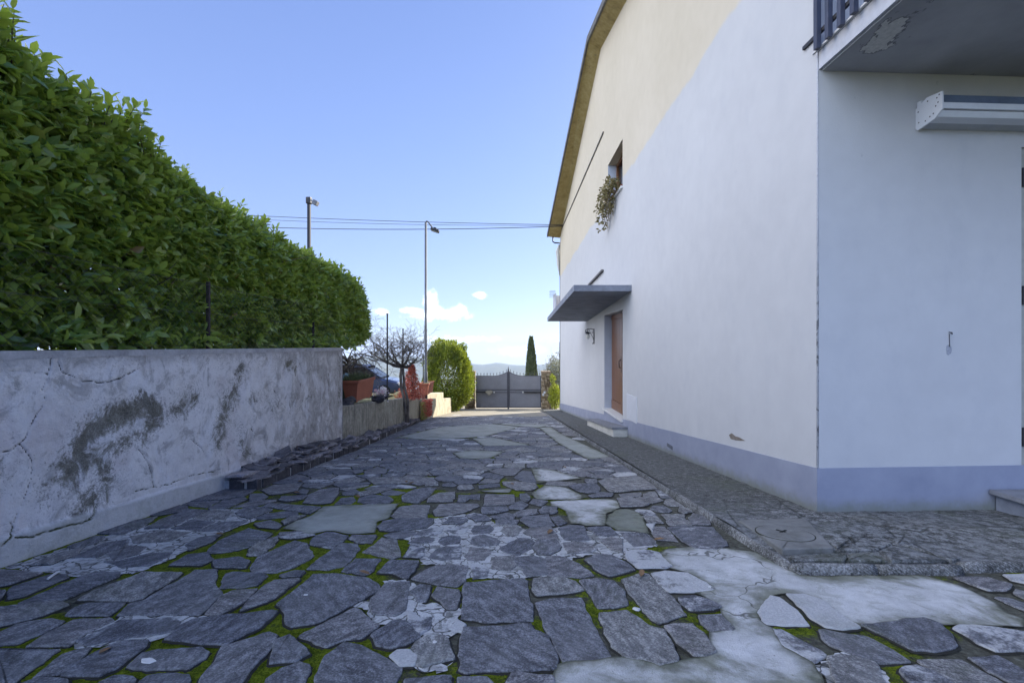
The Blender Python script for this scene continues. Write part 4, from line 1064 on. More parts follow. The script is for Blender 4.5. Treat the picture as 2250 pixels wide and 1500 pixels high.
cu, cv = YY+.012*n2+.006*n3, ZZ+.012*nb(YY, ZZ, 13., 44.)+.006*nb(YY, ZZ, 45., 48.)
for pl in CRACKS:
    d = polyline_d([Lw(*q) for q in pl], cu, cv)
    crack = np.maximum(crack, np.clip(1.05-d/(.0035+.004*np.clip(n1*1.6+.3, 0, 1)), 0, 1)*np.clip(.8+1.3*n2+.6*n1, .1, 1))
H = ZZ-zg(YY)
foot = np.clip((.17+.012*n1-H)/.02, 0, 1)     # the smooth strip at the foot stands a little proud
relief = .008*n1+.004*n2+.0015*n3-.012*crack-.007*np.clip(stain*1.3-.4+.5*n2, 0, 1)+.012*foot
flake = np.clip(nb(YY, ZZ, 5.5, 60.)*1.6-.2, 0, 1)*np.clip((YY-5)/.6, 0, 1)
relief -= .006*(flake > .35)
V = np.stack([WX+relief, YY, ZZ], -1).reshape(-1, 3)
ny = len(ysamp)
idx = (np.arange(ny-1)[:, None]*nzr+np.arange(nzr-1)[None]).ravel()
loops = np.stack([idx, idx+nzr, idx+nzr+1, idx+1], 1)[:, ::-1].ravel()
me = fastmesh('face', V, loops, np.arange(len(idx))*4, np.full(len(idx), 4))
vattr(me, 'stain', stain.ravel()); vattr(me, 'crack', crack.ravel()); vattr(me, 'foot', foot.ravel()); vattr(me, 'flake', (flake > .35).ravel().astype(float))
def oldwall():
    t = NT('stained_render'); x = t.sep(t.pos())
    a = t.noise(1.7, 6, .68); b_ = t.noise(11, 6, .7); g = t.noise(90, 3, .65)
    c = t.ramp(t.math('ADD', t.math('MULTIPLY', a, .5), t.math('MULTIPLY', b_, .5)), [(.3, (.57, .54, .51)), (.5, (.74, .715, .685)), (.66, (.82, .8, .775))])
    pk = t.ss(t.noise(1.3, 5, .6, dist=.5), .52, .66)
    c = t.mix(t.math('MULTIPLY', pk, .45), c, (.55, .47, .45))
    fz = t.ss(x[1], 5, 7.5)
    c = t.mix(t.math('MULTIPLY', fz, .5), c, t.ramp(b_, [(.35, (.25, .235, .21)), (.65, (.5, .48, .45))]))
    c = t.mix(t.math('MULTIPLY', t.attr('flake'), .55), c, (.47, .45, .42))
    # grime speckle that gathers under the coping and in the stains
    sp = t.ss(t.math('ADD', t.noise(55, 4, .75), t.math('MULTIPLY', t.attr('stain'), .22)), .6, .72)
    c = t.mix(t.math('MULTIPLY', sp, .55), c, (.09, .085, .075))
    blot = t.math('MULTIPLY', t.ss(t.math('ADD', t.noise(3.2, 6, .75, dist=.8), t.math('MULTIPLY', fz, .12)), .51, .63), .6)
    c = t.mix(blot, c, t.ramp(b_, [(.35, (.2, .19, .17)), (.65, (.38, .36, .34))]))
    lite = t.math('MULTIPLY', t.ss(t.noise(2.4, 4, .6, t.scale(t.pos(), (1, 1.3, .8))), .54, .62), .5)
    c = t.mix(lite, c, (.78, .78, .79))
    st = t.ss(t.math('ADD', t.attr('stain'), t.math('ADD', t.math('MULTIPLY', t.math('SUBTRACT', t.noise(22, 6, .8, t.scale(t.pos(), (1, 1, .55))), .5), .7), t.math('MULTIPLY', t.math('SUBTRACT', t.noise(5, 6, .75, dist=1.2), .5), 3.0))), .44, .92)
    c = t.mix(t.math('MULTIPLY', st, .88), c, t.ramp(t.math('ADD', t.math('MULTIPLY', g, .5), t.math('MULTIPLY', b_, .5)), [(.36, (.04, .038, .028)), (.5, (.14, .13, .095)), (.62, (.26, .25, .2))]))
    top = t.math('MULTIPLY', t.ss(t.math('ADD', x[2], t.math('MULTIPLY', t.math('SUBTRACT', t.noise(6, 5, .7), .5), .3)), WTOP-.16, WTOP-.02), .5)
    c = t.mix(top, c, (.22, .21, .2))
    ft = t.mix(t.math('MULTIPLY', t.ss(b_, .5, .64), .5), (.52, .52, .49), (.27, .28, .23))
    c = t.mix(t.math('MULTIPLY', t.attr('foot'), .75), c, ft)
    grn = t.math('MULTIPLY', t.math('MULTIPLY', t.attr('crack'), t.ss(t.math('SUBTRACT', x[2], t.math('MULTIPLY', x[1], -SL)), .4, .15)), .9)
    c = t.mix(t.math('MULTIPLY', t.ss(t.attr('crack'), .2, .7), .9), c, (.03, .029, .025))
    c = t.mix(grn, c, (.07, .085, .012))
    return t.done(c, .92, t.bump(t.math('ADD', b_, t.math('MULTIPLY', g, .6)), .6, .012), 0, .2)
M_OLD = oldwall()
rw = thing('retaining_wall', 'cracked and stained whitish rendered retaining wall under the tall hedge', 'wall', (WX, 3, 0))
obj('rendered_face', me, M_OLD, rw, smooth=True)
b = MB(); b.box(WX-.22, WX-.025, WY0, WY1-.02, -1.6, WTOP-.022); obj('wall_core', b, plain('wall_back', (.4, .39, .37), .9, .3, 4), rw)
b = MB(); b.add(*(lambda V_, F_: ([(x, y, z) for x, y, z in V_], F_))(*grid_sheet(WX-.24, WX+.004, WY0, WY1, .04, .06, lambda x, y: WTOP+.003*mnoise.noise(Vector((x*9, y*9, 0))))))
b.add([(WX+.004, WY0, WTOP), (WX+.004, WY1, WTOP), (WX+.004, WY1, WTOP-.05), (WX+.004, WY0, WTOP-.05)], [(0, 1, 2, 3)])
b.add([(WX+.004, WY1, WTOP), (WX-.24, WY1, WTOP), (WX-.24, WY1, -1.6), (WX+.004, WY1, -1.6)], [(0, 1, 2, 3)])
obj('wall_top', b, plain('wall_top_render', (.4, .39, .38), .9, .35, 6), rw)

# ------------------------------------------------------------------ wire fence on the wall, then the laurel hedge
fen = thing('wire_fence', 'low rusty wire fence with thin posts along the wall top, half swallowed by the hedge', 'fence', (WX-.1, 4.8, WTOP))
M_RUST = plain('rusty_iron', (.055, .042, .036), .8, .4, 20)
for py, h in ((.9, .72), (4.76, .7), (7.3, .45)):
    b = MB(); b.bbox(WX-.118, WX-.088, py-.015, py+.015, WTOP-.03, WTOP+h, .003); obj('post', b, M_RUST, fen)
b = MB()
for z in (.03, .36, .66): b.tube([(WX-.084, y, WTOP+z+.006*math.sin(y*3)) for y in np.arange(.5, 8.0, .4)], .0022, 4)
s_ = .07
for k in range(int(7.5/s_)):
    for sg in (1, -1):
        b.tube([(WX-.084, .5+k*s_, WTOP+(.03 if sg > 0 else .66)), (WX-.084, .5+k*s_+.63, WTOP+(.66 if sg > 0 else .03))], .0011, 3, False)
obj('wire_mesh', b, M_DARK, fen)

HTOP = [(-1, 2.5), (1.0, 2.45), (2.5, 2.32), (3.2, 2.12), (4.25, 1.9), (5.5, 1.75), (7.4, 1.62), (8.6, 1.56), (9.8, 1.48), (11.4, 1.35)]
def htop(y): return EYE+float(np.interp(y, [q[0] for q in HTOP], [q[1] for q in HTOP]))
HA, HCX = .72, -3.95
def hedge_pt(y, ang):
    """cross-section ring point and outward normal; ang 0 = towards the drive, 90 = up"""
    zt = htop(y)-.06; zb = WTOP-.04; a, bz = HA, (zt-zb)/2; cz = (zt+zb)/2
    s = 1.0
    if y > 9.7: s = math.sqrt(max(.02, 1-((y-9.7)/1.55)**2))
    c_, s_ = math.cos(ang), math.sin(ang); e = .42
    x = a*s**.7*abs(c_)**e*(1 if c_ > 0 else -1); z = bz*s*abs(s_)**e*(1 if s_ > 0 else -1)
    nx = abs(c_)**(2-e)*(1 if c_ > 0 else -1)/a; nz = abs(s_)**(2-e)*(1 if s_ > 0 else -1)/bz
    n = Vector((nx, .55*(y-9.7)/1.55 if y > 9.7 else 0, nz)).normalized()
    p = Vector((HCX+x, y, cz+.02*(1-s)+z))
    bmp = .1*mnoise.noise(Vector((p.x*1.3, p.y*1.3, p.z*1.6)))+.06*mnoise.noise(Vector((p.x*4, p.y*4, p.z*4)))
    return p+n*bmp, n
pos, dr, upv, LL, WWd = [], [], [], [], []
stems = MB()
def shoot(p, ax, nl, ln, spread):
    ax = ax.normalized(); t1 = ax.orthogonal().normalized(); t2 = ax.cross(t1); ph = random.random()*6.28
    for k in range(nl):
        f = k/max(1, nl-1); a = ph+k*2.4
        out = t1*math.cos(a)+t2*math.sin(a)
        sp = spread*(1-.6*f)
        d = (ax*(1-.35*sp)+out*sp).normalized()
        q = p+ax*(f*ln)
        pos.append(q); dr.append(d+Vector((0, 0, random.uniform(-.55, .05)))); upv.append(ax+Vector((random.gauss(0, .2), random.gauss(0, .2), .3+random.gauss(0, .2))))
        l = random.choice([random.uniform(.06, .1), random.uniform(.09, .14), random.uniform(.1, .15)])*(1-.25*f)*(1.2 if p.y < 4.2 else 1.0); LL.append(l); WWd.append(l*random.uniform(.38, .48))
yN0 = .6
NS = 15000
for i in range(NS):
    y = random.uniform(yN0, 11.2)
    u = random.random()
    if u < .6: q = random.uniform(-1, 1); ang = math.asin(abs(q)**2.38)*(1 if q > 0 else -1)
    elif u < .84: q = random.uniform(-1, 1); ang = math.pi/2-math.asin(abs(q)**2.38)*(1 if q > 0 else -1)
    else: q = random.uniform(-1, 1); ang = math.pi-math.asin(abs(q)**2.38)*(1 if q > 0 else -1)
    p, n = hedge_pt(y, ang)
    gap = mnoise.noise(Vector((p.x*2+9, p.y*2.1, p.z*2.3)))
    if gap > .6 and ang < 1: continue
    p = p-n*random.random()**2*.22
    ax = n*.75+Vector((random.gauss(0, .45), random.gauss(0, .45), .55+random.gauss(0, .35)))
    shoot(p-n*.06, ax, random.randint(5, 8), random.uniform(.08, .15), random.uniform(.7, 1.05))
for i in range(2600):                     # leaves further inside
    y = random.uniform(yN0, 10.8); ang = random.uniform(-1.2, 3.6); p, n = hedge_pt(y, ang)
    q = random.uniform(-1, 1); ang = math.asin(abs(q)**2.38)*(1 if q > 0 else -1)+(math.pi if random.random() < .4 else 0); p, n = hedge_pt(y, ang)
    shoot(p-n*random.uniform(.15, .5), n+Vector((random.gauss(0, .6), random.gauss(0, .6), .4)), 5, .12, 1)
for i in range(420):                     # leaves hanging low over the wall top
    y = random.uniform(yN0, 9.2); p = Vector((random.uniform(-3.6, -3.16), y, WTOP+random.uniform(-.01, .16)))
    shoot(p, Vector((random.uniform(.2, 1), random.gauss(0, .5), random.uniform(0, .8))), 6, .12, 1)
for i in range(150):                      # long unclipped shoots along the top and at the end
    y = random.uniform(1.6, 11.0); y = y if random.random() < .6 else random.uniform(1.8, 4.4)
    ang = R(random.uniform(40, 120)); p, n = hedge_pt(y, ang); h = random.uniform(.1, .26)*(1.2 if y < 4.2 else .75)
    ax = Vector((random.gauss(.1, .25), random.gauss(0, .25), 1)).normalized()
    stems.tube([p-ax*.1, p+ax*h*.6, p+ax*h+Vector((.01, 0, 0))], [.005, .0035, .002], 5)
    shoot(p+ax*h*.3, ax, random.randint(6, 9), h*.75, .85)
for i in range(60):
    y = random.uniform(.8, 9.6); x = HCX+random.uniform(-.5, .45); z0 = WTOP-.2; h = htop(y)-z0-.25
    pts = [Vector((x, y, z0))]
    for k in range(1, 6): pts.append(Vector((x+random.gauss(0, .05*k), y+random.gauss(0, .05*k), z0+h*k/5)))
    stems.tube(pts, [.02, .017, .014, .011, .008, .004], 6)
    for k in range(2, 5):
        for _ in range(3):
            d = rvec(1)[0]*.4; d[2] = abs(d[2]); q = pts[k]; stems.tube([q, q+Vector(d)*.6, q+Vector(d)+Vector((0, 0, .08))], [.007, .005, .003], 4)
hedge = thing('laurel_hedge', 'tall dense cherry laurel hedge with glossy green leaves above the stained wall', 'hedge', (HCX, 5, WTOP))
M_LAUREL = leaf_mat('laurel_leaf', [(.075, .145, .036), (.15, .255, .055), (.245, .355, .07), (.4, .47, .11)], .24, .34, (.38, .5, .05), .65, (.2, .26, .08), 1.4, True)
me = leaf_mesh('foliage', np.array(pos), np.array(dr), np.array(upv), LL, WWd, .3, .16)
obj('foliage', me, M_LAUREL, hedge)
M_TWIG = plain('brown_twig', (.09, .065, .045), .9, .3, 12)
obj('branches', stems, M_TWIG, hedge, smooth=True)['kind'] = 'stuff'

# ------------------------------------------------------------------ ground behind the walls
def bed_z(y): return EYE + float(np.interp(y, [8.3, 13.3, 17, 22, 30], [-1.12, -1.56, -1.95, -2.5, -2.78]))
def gz(x, y):
    if y < 8.5: return WTOP-.06+.03*mnoise.noise(Vector((x, y, 0)))
    k = min(1, max(0, (y-8.5)/.6))
    return (WTOP-.06)*(1-k)+bed_z(y)*k-.03+.03*mnoise.noise(Vector((x*2, y*2, 0))) if x > -4.8 or y > 11 else WTOP-.06
t = NT('garden_earth'); c = t.ramp(t.math('ADD', t.math('MULTIPLY', t.noise(3, 5), .5), t.math('MULTIPLY', t.noise(40, 4), .5)), [(.3, (.06, .055, .04)), (.55, (.13, .13, .07)), (.7, (.2, .19, .13))])
M_EARTH = t.done(c, .95, t.bump(t.noise(30, 5), 1, .03), 0, .1)
b = MB(); b.add(*grid_sheet(-26, WX-.2, -2, 27, .3, .25, gz)); struct('garden_ground', b, M_EARTH, smooth=True)

# ------------------------------------------------------------------ low wall, kerbed bed and slates
def lowmat():
    t = NT('mossy_low_wall'); x = t.sep(t.pos()); a = t.noise(2.5, 6, .7); b_ = t.noise(14, 6, .7); g = t.noise(80, 3)
    c = t.ramp(t.math('ADD', t.math('MULTIPLY', a, .5), t.math('MULTIPLY', b_, .5)), [(.32, (.13, .125, .1)), (.5, (.33, .31, .25)), (.66, (.48, .46, .38))])
    dr_ = t.ss(t.noise(5, 5, .7, t.scale(t.pos(), (2, 2, .3))), .5, .62)
    c = t.mix(t.math('MULTIPLY', dr_, .55), c, (.1, .095, .075))
    return t.done(c, .92, t.bump(t.math('ADD', b_, t.math('MULTIPLY', g, .4)), .7, .02), 0, .15)
M_LOW = lowmat()
def wall_run(b, pts, th, tops, seg=.3):
    """rendered wall along pts (x,y); tops z at each"""
    for (p0, z0), (p1, z1) in zip(zip(pts, tops), zip(pts[1:], tops[1:])):
        L = math.hypot(p1[0]-p0[0], p1[1]-p0[1]); n = max(1, int(L/seg)); ux, uy = (p1[0]-p0[0])/L, (p1[1]-p0[1])/L; nx, ny = -uy*th, ux*th
        lo, hi = [], []
        for i in range(n+1):
            s = L*i/n; x, y = p0[0]+ux*s, p0[1]+uy*s; z = z0+(z1-z0)*i/n+.008*mnoise.noise(Vector((x*4, y*4, 0)))
            lo.append((x, y)); hi.append(z)
        for i in range(n):
            (xa, ya), (xb, yb) = lo[i], lo[i+1]
            v = []
            for (x, y, z) in ((xa, ya, hi[i]), (xb, yb, hi[i+1])):
                j = .006*mnoise.noise(Vector((x*6, y*6, 3)))
                v += [(x+j, y, zg(y)-.3), (x+j, y, z-.015), (x+j+nx*.06, y+ny*.06, z), (x+nx, y+ny, z), (x+nx, y+ny, zg(y)-.3)]
            b.add(v, [(k, k+1, k+6, k+5) for k in range(4)])
            if i == 0: b.add(v[:5], [(0, 1, 2, 3, 4)])
            if i == n-1: b.add(v[5:], [(4, 3, 2, 1, 0)])
lw = thing('low_wall', 'low mossy concrete wall holding up the planted bed, sunlit at its far end', 'wall', (WX, 8.4, zg(8.4)))
b = MB(); wall_run(b, [(-3.07, 8.3), (-3.08, 13.4)], .18, [EYE-1.10, EYE-1.53]); obj('near_section', b, M_LOW, lw)
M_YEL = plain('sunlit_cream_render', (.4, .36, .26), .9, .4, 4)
b = MB(); wall_run(b, [(-3.1, 13.42), (-3.12, 15.7)], .2, [EYE-1.56, EYE-1.8]); wall_run(b, [(-3.08, 15.72), (-2.78, 21.6), (-3.9, 21.7)], .2, [EYE-1.83, EYE-2.46, EYE-2.46])
obj('far_section', b, M_YEL, lw)
b = MB(); wall_run(b, [(-3.32, 17.2), (-3.0, 20.6), (-4.2, 20.7)], .35, [EYE-1.82, EYE-2.1, EYE-2.1]); obj('upper_ledge', b, M_YEL, lw)
# kerb of dark stone blocks
kb = MB(); ky = YBED; rnd = random.Random(5)
def kblock(x0, x1, y0, y1, h):
    m = MB(); m.bbox(x0, x1, y0, y1, 0, h+.1, .012)
    kb.add([(v[0]+.004*mnoise.noise(Vector((v[0]*20, v[1]*20, 1))), v[1], zg(v[1])-.1+v[2]+.006*mnoise.noise(Vector((v[0]*9, v[1]*9, 2)))) for v in m.v], m.f)
x = WX+.05
while x < XBED-.05:
    w_ = rnd.uniform(.13, .19); kblock(x, min(x+w_, XBED), YBED, YBED+.1, .1); x += w_+.022
yk = YBED+.1+.012
while yk < 15.8:
    l = rnd.uniform(.16, .34); xb = bed_x(yk+l/2); kblock(xb-.1, xb+rnd.uniform(-.006, .006), yk, yk+l, .1+rnd.uniform(-.008, .008)); yk += l+.02
t = NT('kerb_block_stone'); c = t.ramp(t.math('ADD', t.math('MULTIPLY', t.noise(9, 5, .7), .6), t.math('MULTIPLY', t.noise(120, 2), .4)), [(.35, (.035, .033, .036)), (.55, (.085, .08, .082)), (.7, (.16, .15, .15))])
M_KB = t.done(c, .8, t.bump(t.noise(50, 5), .7, .01), 0, .25)
bedk = thing('bed_kerb', 'low kerb of dark stone blocks with pale mortar round the slate bed', 'kerb', (XBED, YBED, zg(YBED)))
obj('blocks', kb, M_KB, bedk)
b = MB()
ysq = list(np.arange(YBED+.02, 15.8, .3))
for i in range(len(ysq)-1):
    ya, yb_ = ysq[i], ysq[i+1]; xa, xb = bed_x(ya), bed_x(yb_)
    b.add([(xa-.009, ya, zg(ya)-.05), (xb-.009, yb_, zg(yb_)-.05), (xb-.009, yb_, zg(yb_)+.085), (xa-.009, ya, zg(ya)+.085), (xa-.1, ya, zg(ya)+.085), (xb-.1, yb_, zg(yb_)+.085)], [(0, 1, 2, 3), (3, 2, 5, 4)])
b.add([(WX, YBED+.003, zg(YBED)-.05), (XBED-.012, YBED+.003, zg(YBED)-.05), (XBED-.012, YBED+.003, zg(YBED)+.085), (WX, YBED+.003, zg(YBED)+.085)], [(0, 1, 2, 3)])
obj('mortar', b, plain('pale_joint_mortar', (.42, .42, .4), .95, .35, 9), bedk)
b = MB()
for i in range(len(ysq)-1):
    ya, yb_ = ysq[i], ysq[i+1]; b.add([(WX-.03, ya, zg(ya)+.08), (bed_x(ya)-.09, ya, zg(ya)+.08), (bed_x(yb_)-.09, yb_, zg(yb_)+.08), (WX-.03, yb_, zg(yb_)+.08)], [(0, 1, 2, 3)])
obj('bed_fill', b, plain('dark_bed_earth', (.045, .04, .035), .95, .4, 20), bedk)
def slate_mat():
    t = NT('broken_slate'); v = t.objc(); oi = t.n('ShaderNodeObjectInfo').outputs['Random']
    a = t.noise(14, 6, .7, v); g = t.noise(90, 3, .6, v)
    c = t.ramp(t.math('ADD', t.math('MULTIPLY', a, .6), t.math('MULTIPLY', g, .4)), [(.34, (.08, .075, .074)), (.5, (.185, .172, .17)), (.66, (.34, .32, .315))])
    c = t.mix(1, c, t.ramp(oi, [(0, (.45, .45, .45)), (.5, (.9, .88, .87)), (1, (1.5, 1.45, 1.42))]), 'MULTIPLY')
    return t.done(c, .75, t.bump(t.math('ADD', a, t.math('MULTIPLY', g, .6)), .3, .006), 0, .3)
M_SLATE = slate_mat()
def slate_shape(r, th):
    n = random.randint(5, 8); a0 = random.random()*6; ring = []
    for k in range(n):
        a = a0+2*math.pi*(k+random.uniform(-.3, .3))/n; rr = r*random.uniform(.7, 1.15); ring.append((rr*math.cos(a)*.72, rr*math.sin(a)))
    ring = [q for q in ccw(ring)]; r0 = rough_ring(ring, .05, .008, random.random()*50); n = len(r0); r1 = inset_ring(r0, .003)
    tilt = [th*random.uniform(.75, 1.2) for _ in range(n)]
    v = [(x, y, 0) for x, y in r0]+[(x+random.uniform(-.004, .004), y+random.uniform(-.004, .004), th*.55) for x, y in r0]+[(x, y, th) for x, y in r1]
    f = [(k*n+i, k*n+(i+1) % n, (k+1)*n+(i+1) % n, (k+1)*n+i) for k in (0, 1) for i in range(n)]+[tuple(2*n+i for i in range(n)), tuple(range(n))[::-1]]
    return v, f
shapes = []
for k in range(16):
    v, f = slate_shape(random.uniform(.12, .21) if k < 12 else .1, random.uniform(.012, .024)); shapes.append(rawmesh('slate', v, f)); shapes[-1].materials.append(M_SLATE)
def pile(y): return .13*max(0, 1-abs(y-6.7)/2.3)+.035+.03*mnoise.noise(Vector((y*1.7, 0, 7)))
ns = 0
for lv in range(8):
    y = YBED+.14+.06*(lv % 2)
    while y < 14.6:
        w = bed_x(y)-WX; top = pile(y)
        if lv == 0 or lv*.021 < top*random.uniform(.75, 1.2):
            f = lv*.021/max(.05, top)
            for q in ((.3, .75) if lv < 2 and w > .27 else (.4,)):
                me = random.choice(shapes[:12] if y < 11 else shapes); o = bpy.data.objects.new('slate', me); COL.objects.link(o)
                xx = WX+.05+(w-.06)*min(.82, q*(1-.45*f)+random.uniform(-.06, .06))
                o.location = (xx, y+random.uniform(-.05, .05), zg(y)+.086+lv*.021+random.uniform(0, .006)); o.rotation_euler = (random.gauss(-SL, .11), random.gauss(.1, .1), random.uniform(-.6, .6)+random.choice([0, math.pi]))
                tag(o, 'flat broken slate lying in the heap along the foot of the wall', 'slate', 'slates heaped in the kerbed bed'); ns += 1
        y += (.21 if y < 8.5 else .3)*random.uniform(.9, 1.1)
print('slates', ns)
# ------------------------------------------------------------------ planters
M_TERRA = plain('terracotta', (.36, .115, .06), .75, .2, 5, 0, .15, 60)
def planter(lab, x1, y0, w, l, z, h, name='terracotta_planter'):
    """x1 drive-side face, y0 near end"""
    th = thing(name, lab, 'planter', (x1-w/2, y0+l/2, z), 'terracotta planters on the wall')
    b = MB(); e = .04
    lo = [(x1-w+e, y0+e, z), (x1-e, y0+e, z), (x1-e, y0+l-e, z), (x1-w+e, y0+l-e, z)]; hi = [(x1-w, y0, z+h-.05), (x1, y0, z+h-.05), (x1, y0+l, z+h-.05), (x1-w, y0+l, z+h-.05)]
    b.prism(lo, hi); obj('body', b, M_TERRA, th)
    b = MB(); r = .025
    for (a, c, d, f) in ((x1-w-r, x1+r, y0-r, y0+.01), (x1-w-r, x1+r, y0+l-.01, y0+l+r), (x1-w-r, x1-w+.01, y0+.01, y0+l-.01), (x1-.01, x1+r, y0+.01, y0+l-.01)): b.bbox(a, c, d, f, z+h-.06, z+h, .008)
    obj('rim', b, M_TERRA, th)
    b = MB(); b.box(x1-w+.011, x1-.011, y0+.011, y0+l-.011, z+h-.049, z+h-.03); obj('soil', b, M_EARTH, th)
    for yy in (y0+.1, y0+l-.2): b = MB(); b.bbox(x1-w+.08, x1-.06, yy, yy+.08, z-.025, z+.001, .004); obj('foot', b, M_TERRA, th)
    return th
z1 = P(0, 886, 9.25)[2]
planter('long terracotta planter full of grassy sprigs beside the end of the stained wall', -3.1, 9.28, .42, 1.12, z1+.03, .43)
z2 = P(0, 867, 16.9)[2]
planter('sunlit terracotta planter on the upper ledge in front of the round bush', -3.02, 16.9, .36, 1.2, z2+.0, .42)
def plant(name, lab, cat, loc, P_, D_, U_, L_, W_, mat, simple=True, fold=.2, curl=.15, group=None, part='foliage'):
    th = thing(name, lab, cat, loc, group); me = leaf_mesh(part, np.array(P_), np.array(D_), np.array(U_), L_, W_, fold, curl, simple); obj(part, me, mat, th); return th
# grassy sprigs in the near planter
n = 500; p = np.stack([rng.uniform(-3.48, -3.14, n), rng.uniform(9.32, 10.36, n), np.full(n, z1+.42)], 1); d = rvec(n)*.8; d[:, 2] = np.abs(d[:, 2])+.5
plant('planter_greens', 'thin grey-green sprigs growing in the long planter', 'plant', (-3.3, 9.8, z1+.42), p, d, rvec(n), rng.uniform(.08, .22, n), rng.uniform(.008, .016, n), leaf_mat('sprig', [(.05, .07, .03), (.1, .13, .05)], .6, .2))
# blue-white glass ball
b = MB(); gx, gy, gzc = P(761, 826, 10.9); b.lathe((gx, gy, gzc), [(.001, -.075)]+[(.075*math.sin(a), -.075*math.cos(a)) for a in np.linspace(.25, 2.9, 10)]+[(.001, .075)], 16)
b.lathe((gx, gy, gzc-.5), [(.012, 0), (.012, .43)], 8)
tag(obj('garden_globe', b, plain('pale_blue_glaze', (.3, .5, .68), .2, .25, 9, 0, .02, spec=.5), smooth=True), 'pale blue garden ball on a stake behind the long planter', 'garden ornament')
# pink flowers
n = 260; cx, cy, cz = P(837, 862, 10.9); p = np.array([cx, cy, cz])+rng.normal(size=(n, 3))*(.07, .12, .05)+0; p[:, 2] -= (p[:, 1]-cy)*.2
plant('pink_flowers', 'clump of pink and white flowers at the end of the long planter', 'flowers', (cx, cy, cz-.1), p, rvec(n), rvec(n), rng.uniform(.03, .06, n), rng.uniform(.03, .05, n), leaf_mat('petal', [(.7, .2, .25), (.8, .42, .45), (.8, .7, .7)], .6, .3))
# dark rocks in the bed
for k, (px, py, Y, r) in enumerate(((762, 886, 9.0, .16), (770, 878, 9.2, .12), (832, 876, 10.6, .16), (842, 870, 11, .13), (765, 868, 10, .2))):
    me = bpy.data.meshes.new('bed_rock'); bm = bmesh.new(); bmesh.ops.create_icosphere(bm, subdivisions=3, radius=r)
    for v in bm.verts: v.co *= 1+.35*mnoise.noise(v.co*9+Vector((k*7, 0, 0))); v.co.z *= .6
    bm.to_mesh(me); bm.free(); o = obj('bed_rock', me, M_KB); o.location = P(px, py, Y)
    tag(o, ['dark rough stone on the low wall just past the end of the stained wall', 'smaller dark stone behind the end of the stained wall', 'dark rough stone beside the pink flowers', 'small dark stone under the fence post past the flowers', 'dark stone half hidden behind the long planter'][k], 'stone', 'dark stones in the planted bed')
# ------------------------------------------------------------------ bare trees
def grow(b, p, d, r, ln, depth, kink=.35, up=.12, kids=(2, 3), shrink=.72, minr=.003):
    n = max(3, int(ln/.09)); pts = [p.copy()]; rs = [r]; q = p.copy(); d = d.normalized()
    for i in range(n):
        d = (d+Vector((random.gauss(0, kink), random.gauss(0, kink), random.gauss(0, kink)+up))*.45).normalized()
        q = q+d*(ln/n); pts.append(q.copy()); rs.append(max(minr, r*(1-.45*(i+1)/n)))
    b.tube(pts, rs, 7 if r > .02 else 4)
    if depth <= 0: return
    for k in range(random.randint(*kids)):
        i = random.randint(max(1, n//3), n); e = Vector(rvec(1)[0]); e.z = e.z*.6+.1
        grow(b, pts[i], (d*.55+e*.9), max(minr, rs[i]*random.uniform(.5, .72)), ln*shrink*random.uniform(.6, 1.1), depth-1, kink, up, kids, shrink, minr)
def bark():
    t = NT('grey_bark'); a = t.noise(16, 6, .7, t.scale(t.pos(), (1, 1, .3)))
    c = t.ramp(a, [(.35, (.07, .06, .052)), (.55, (.2, .175, .15)), (.7, (.33, .3, .25))]); return t.done(c, .9, t.bump(a, .8, .02), 0, .15)
M_BARK = bark()
random.seed(21)
wt = thing('bare_vine_tree', 'gnarled leafless tree with a twisted trunk climbing over the low wall beside the red shrub', 'tree', (-2.98, 13.2, zg(13.2)))
b = MB(); tr = [(-2.98, 13.15, zg(13.2)), P(891, 895, 13.2), P(887, 873, 13.2), P(881, 850, 13.2), P(880, 825, 13.2), P(884, 806, 13.2)]
b.tube(tr, [.05, .042, .04, .036, .042, .06], 9); b.tube([(-2.95, 13.2, zg(13.2)), P(896, 880, 13.25), P(889, 850, 13.25), P(886, 810, 13.2)], [.05, .04, .035, .03], 7)
obj('trunk', b, M_BARK, wt, smooth=True)
b = MB(); top = Vector(tr[-1])
for e in ((845, 790), (815, 775), (905, 798), (915, 790), (860, 770), (885, 770), (835, 760), (905, 765)):
    q = Vector(P(e[0], e[1], 13.2+random.uniform(-.5, .5))); mid = top.lerp(q, .5)+Vector((0, 0, -.08)); b.tube([top, mid, q], [.045, .03, .02], 7)
    for k in range(8): grow(b, q.lerp(mid, random.random()*.8), Vector((random.gauss(0, 1.3), random.gauss(0, .8), .2+random.random()*.8)), .012, random.uniform(.4, .8), 3, .5, .1, (2, 3), .78)
obj('limbs', b, M_BARK, wt, smooth=True)
ws = thing('weeping_shrub', 'leafless shrub with arching tangled twigs behind the long planter', 'shrub', (-4.0, 11.2, bed_z(11.2)))
b = MB(); base = Vector((-4.0, 11.2, bed_z(11.2)-.05)); b.tube([base, base+Vector((.03, 0, .5)), base+Vector((-.02, .03, 1.0))], [.05, .045, .04], 8)
for k in range(44):
    q = base+Vector((0, 0, random.uniform(.7, 1.1))); a = random.uniform(0, 6.28); d = Vector((math.cos(a), math.sin(a)*.7, .9))
    pts = [q]; rs = [.016]; ln = random.uniform(.7, 1.25); v = d.normalized()
    for i in range(12): v = (v+Vector((random.gauss(0, .12), random.gauss(0, .12), -.16+random.gauss(0, .1)))).normalized(); pts.append(pts[-1]+v*ln/12); rs.append(.014*(1-i/13)+.003)
    b.tube(pts, rs, 5)
    for i in range(2, 12):
        if random.random() < .85: grow(b, pts[i], v+Vector(rvec(1)[0])*1.1, .006, random.uniform(.15, .4), 1, .35, -.1, (1, 3), .7, .0025)
obj('twigs', b, M_BARK, ws, smooth=True)
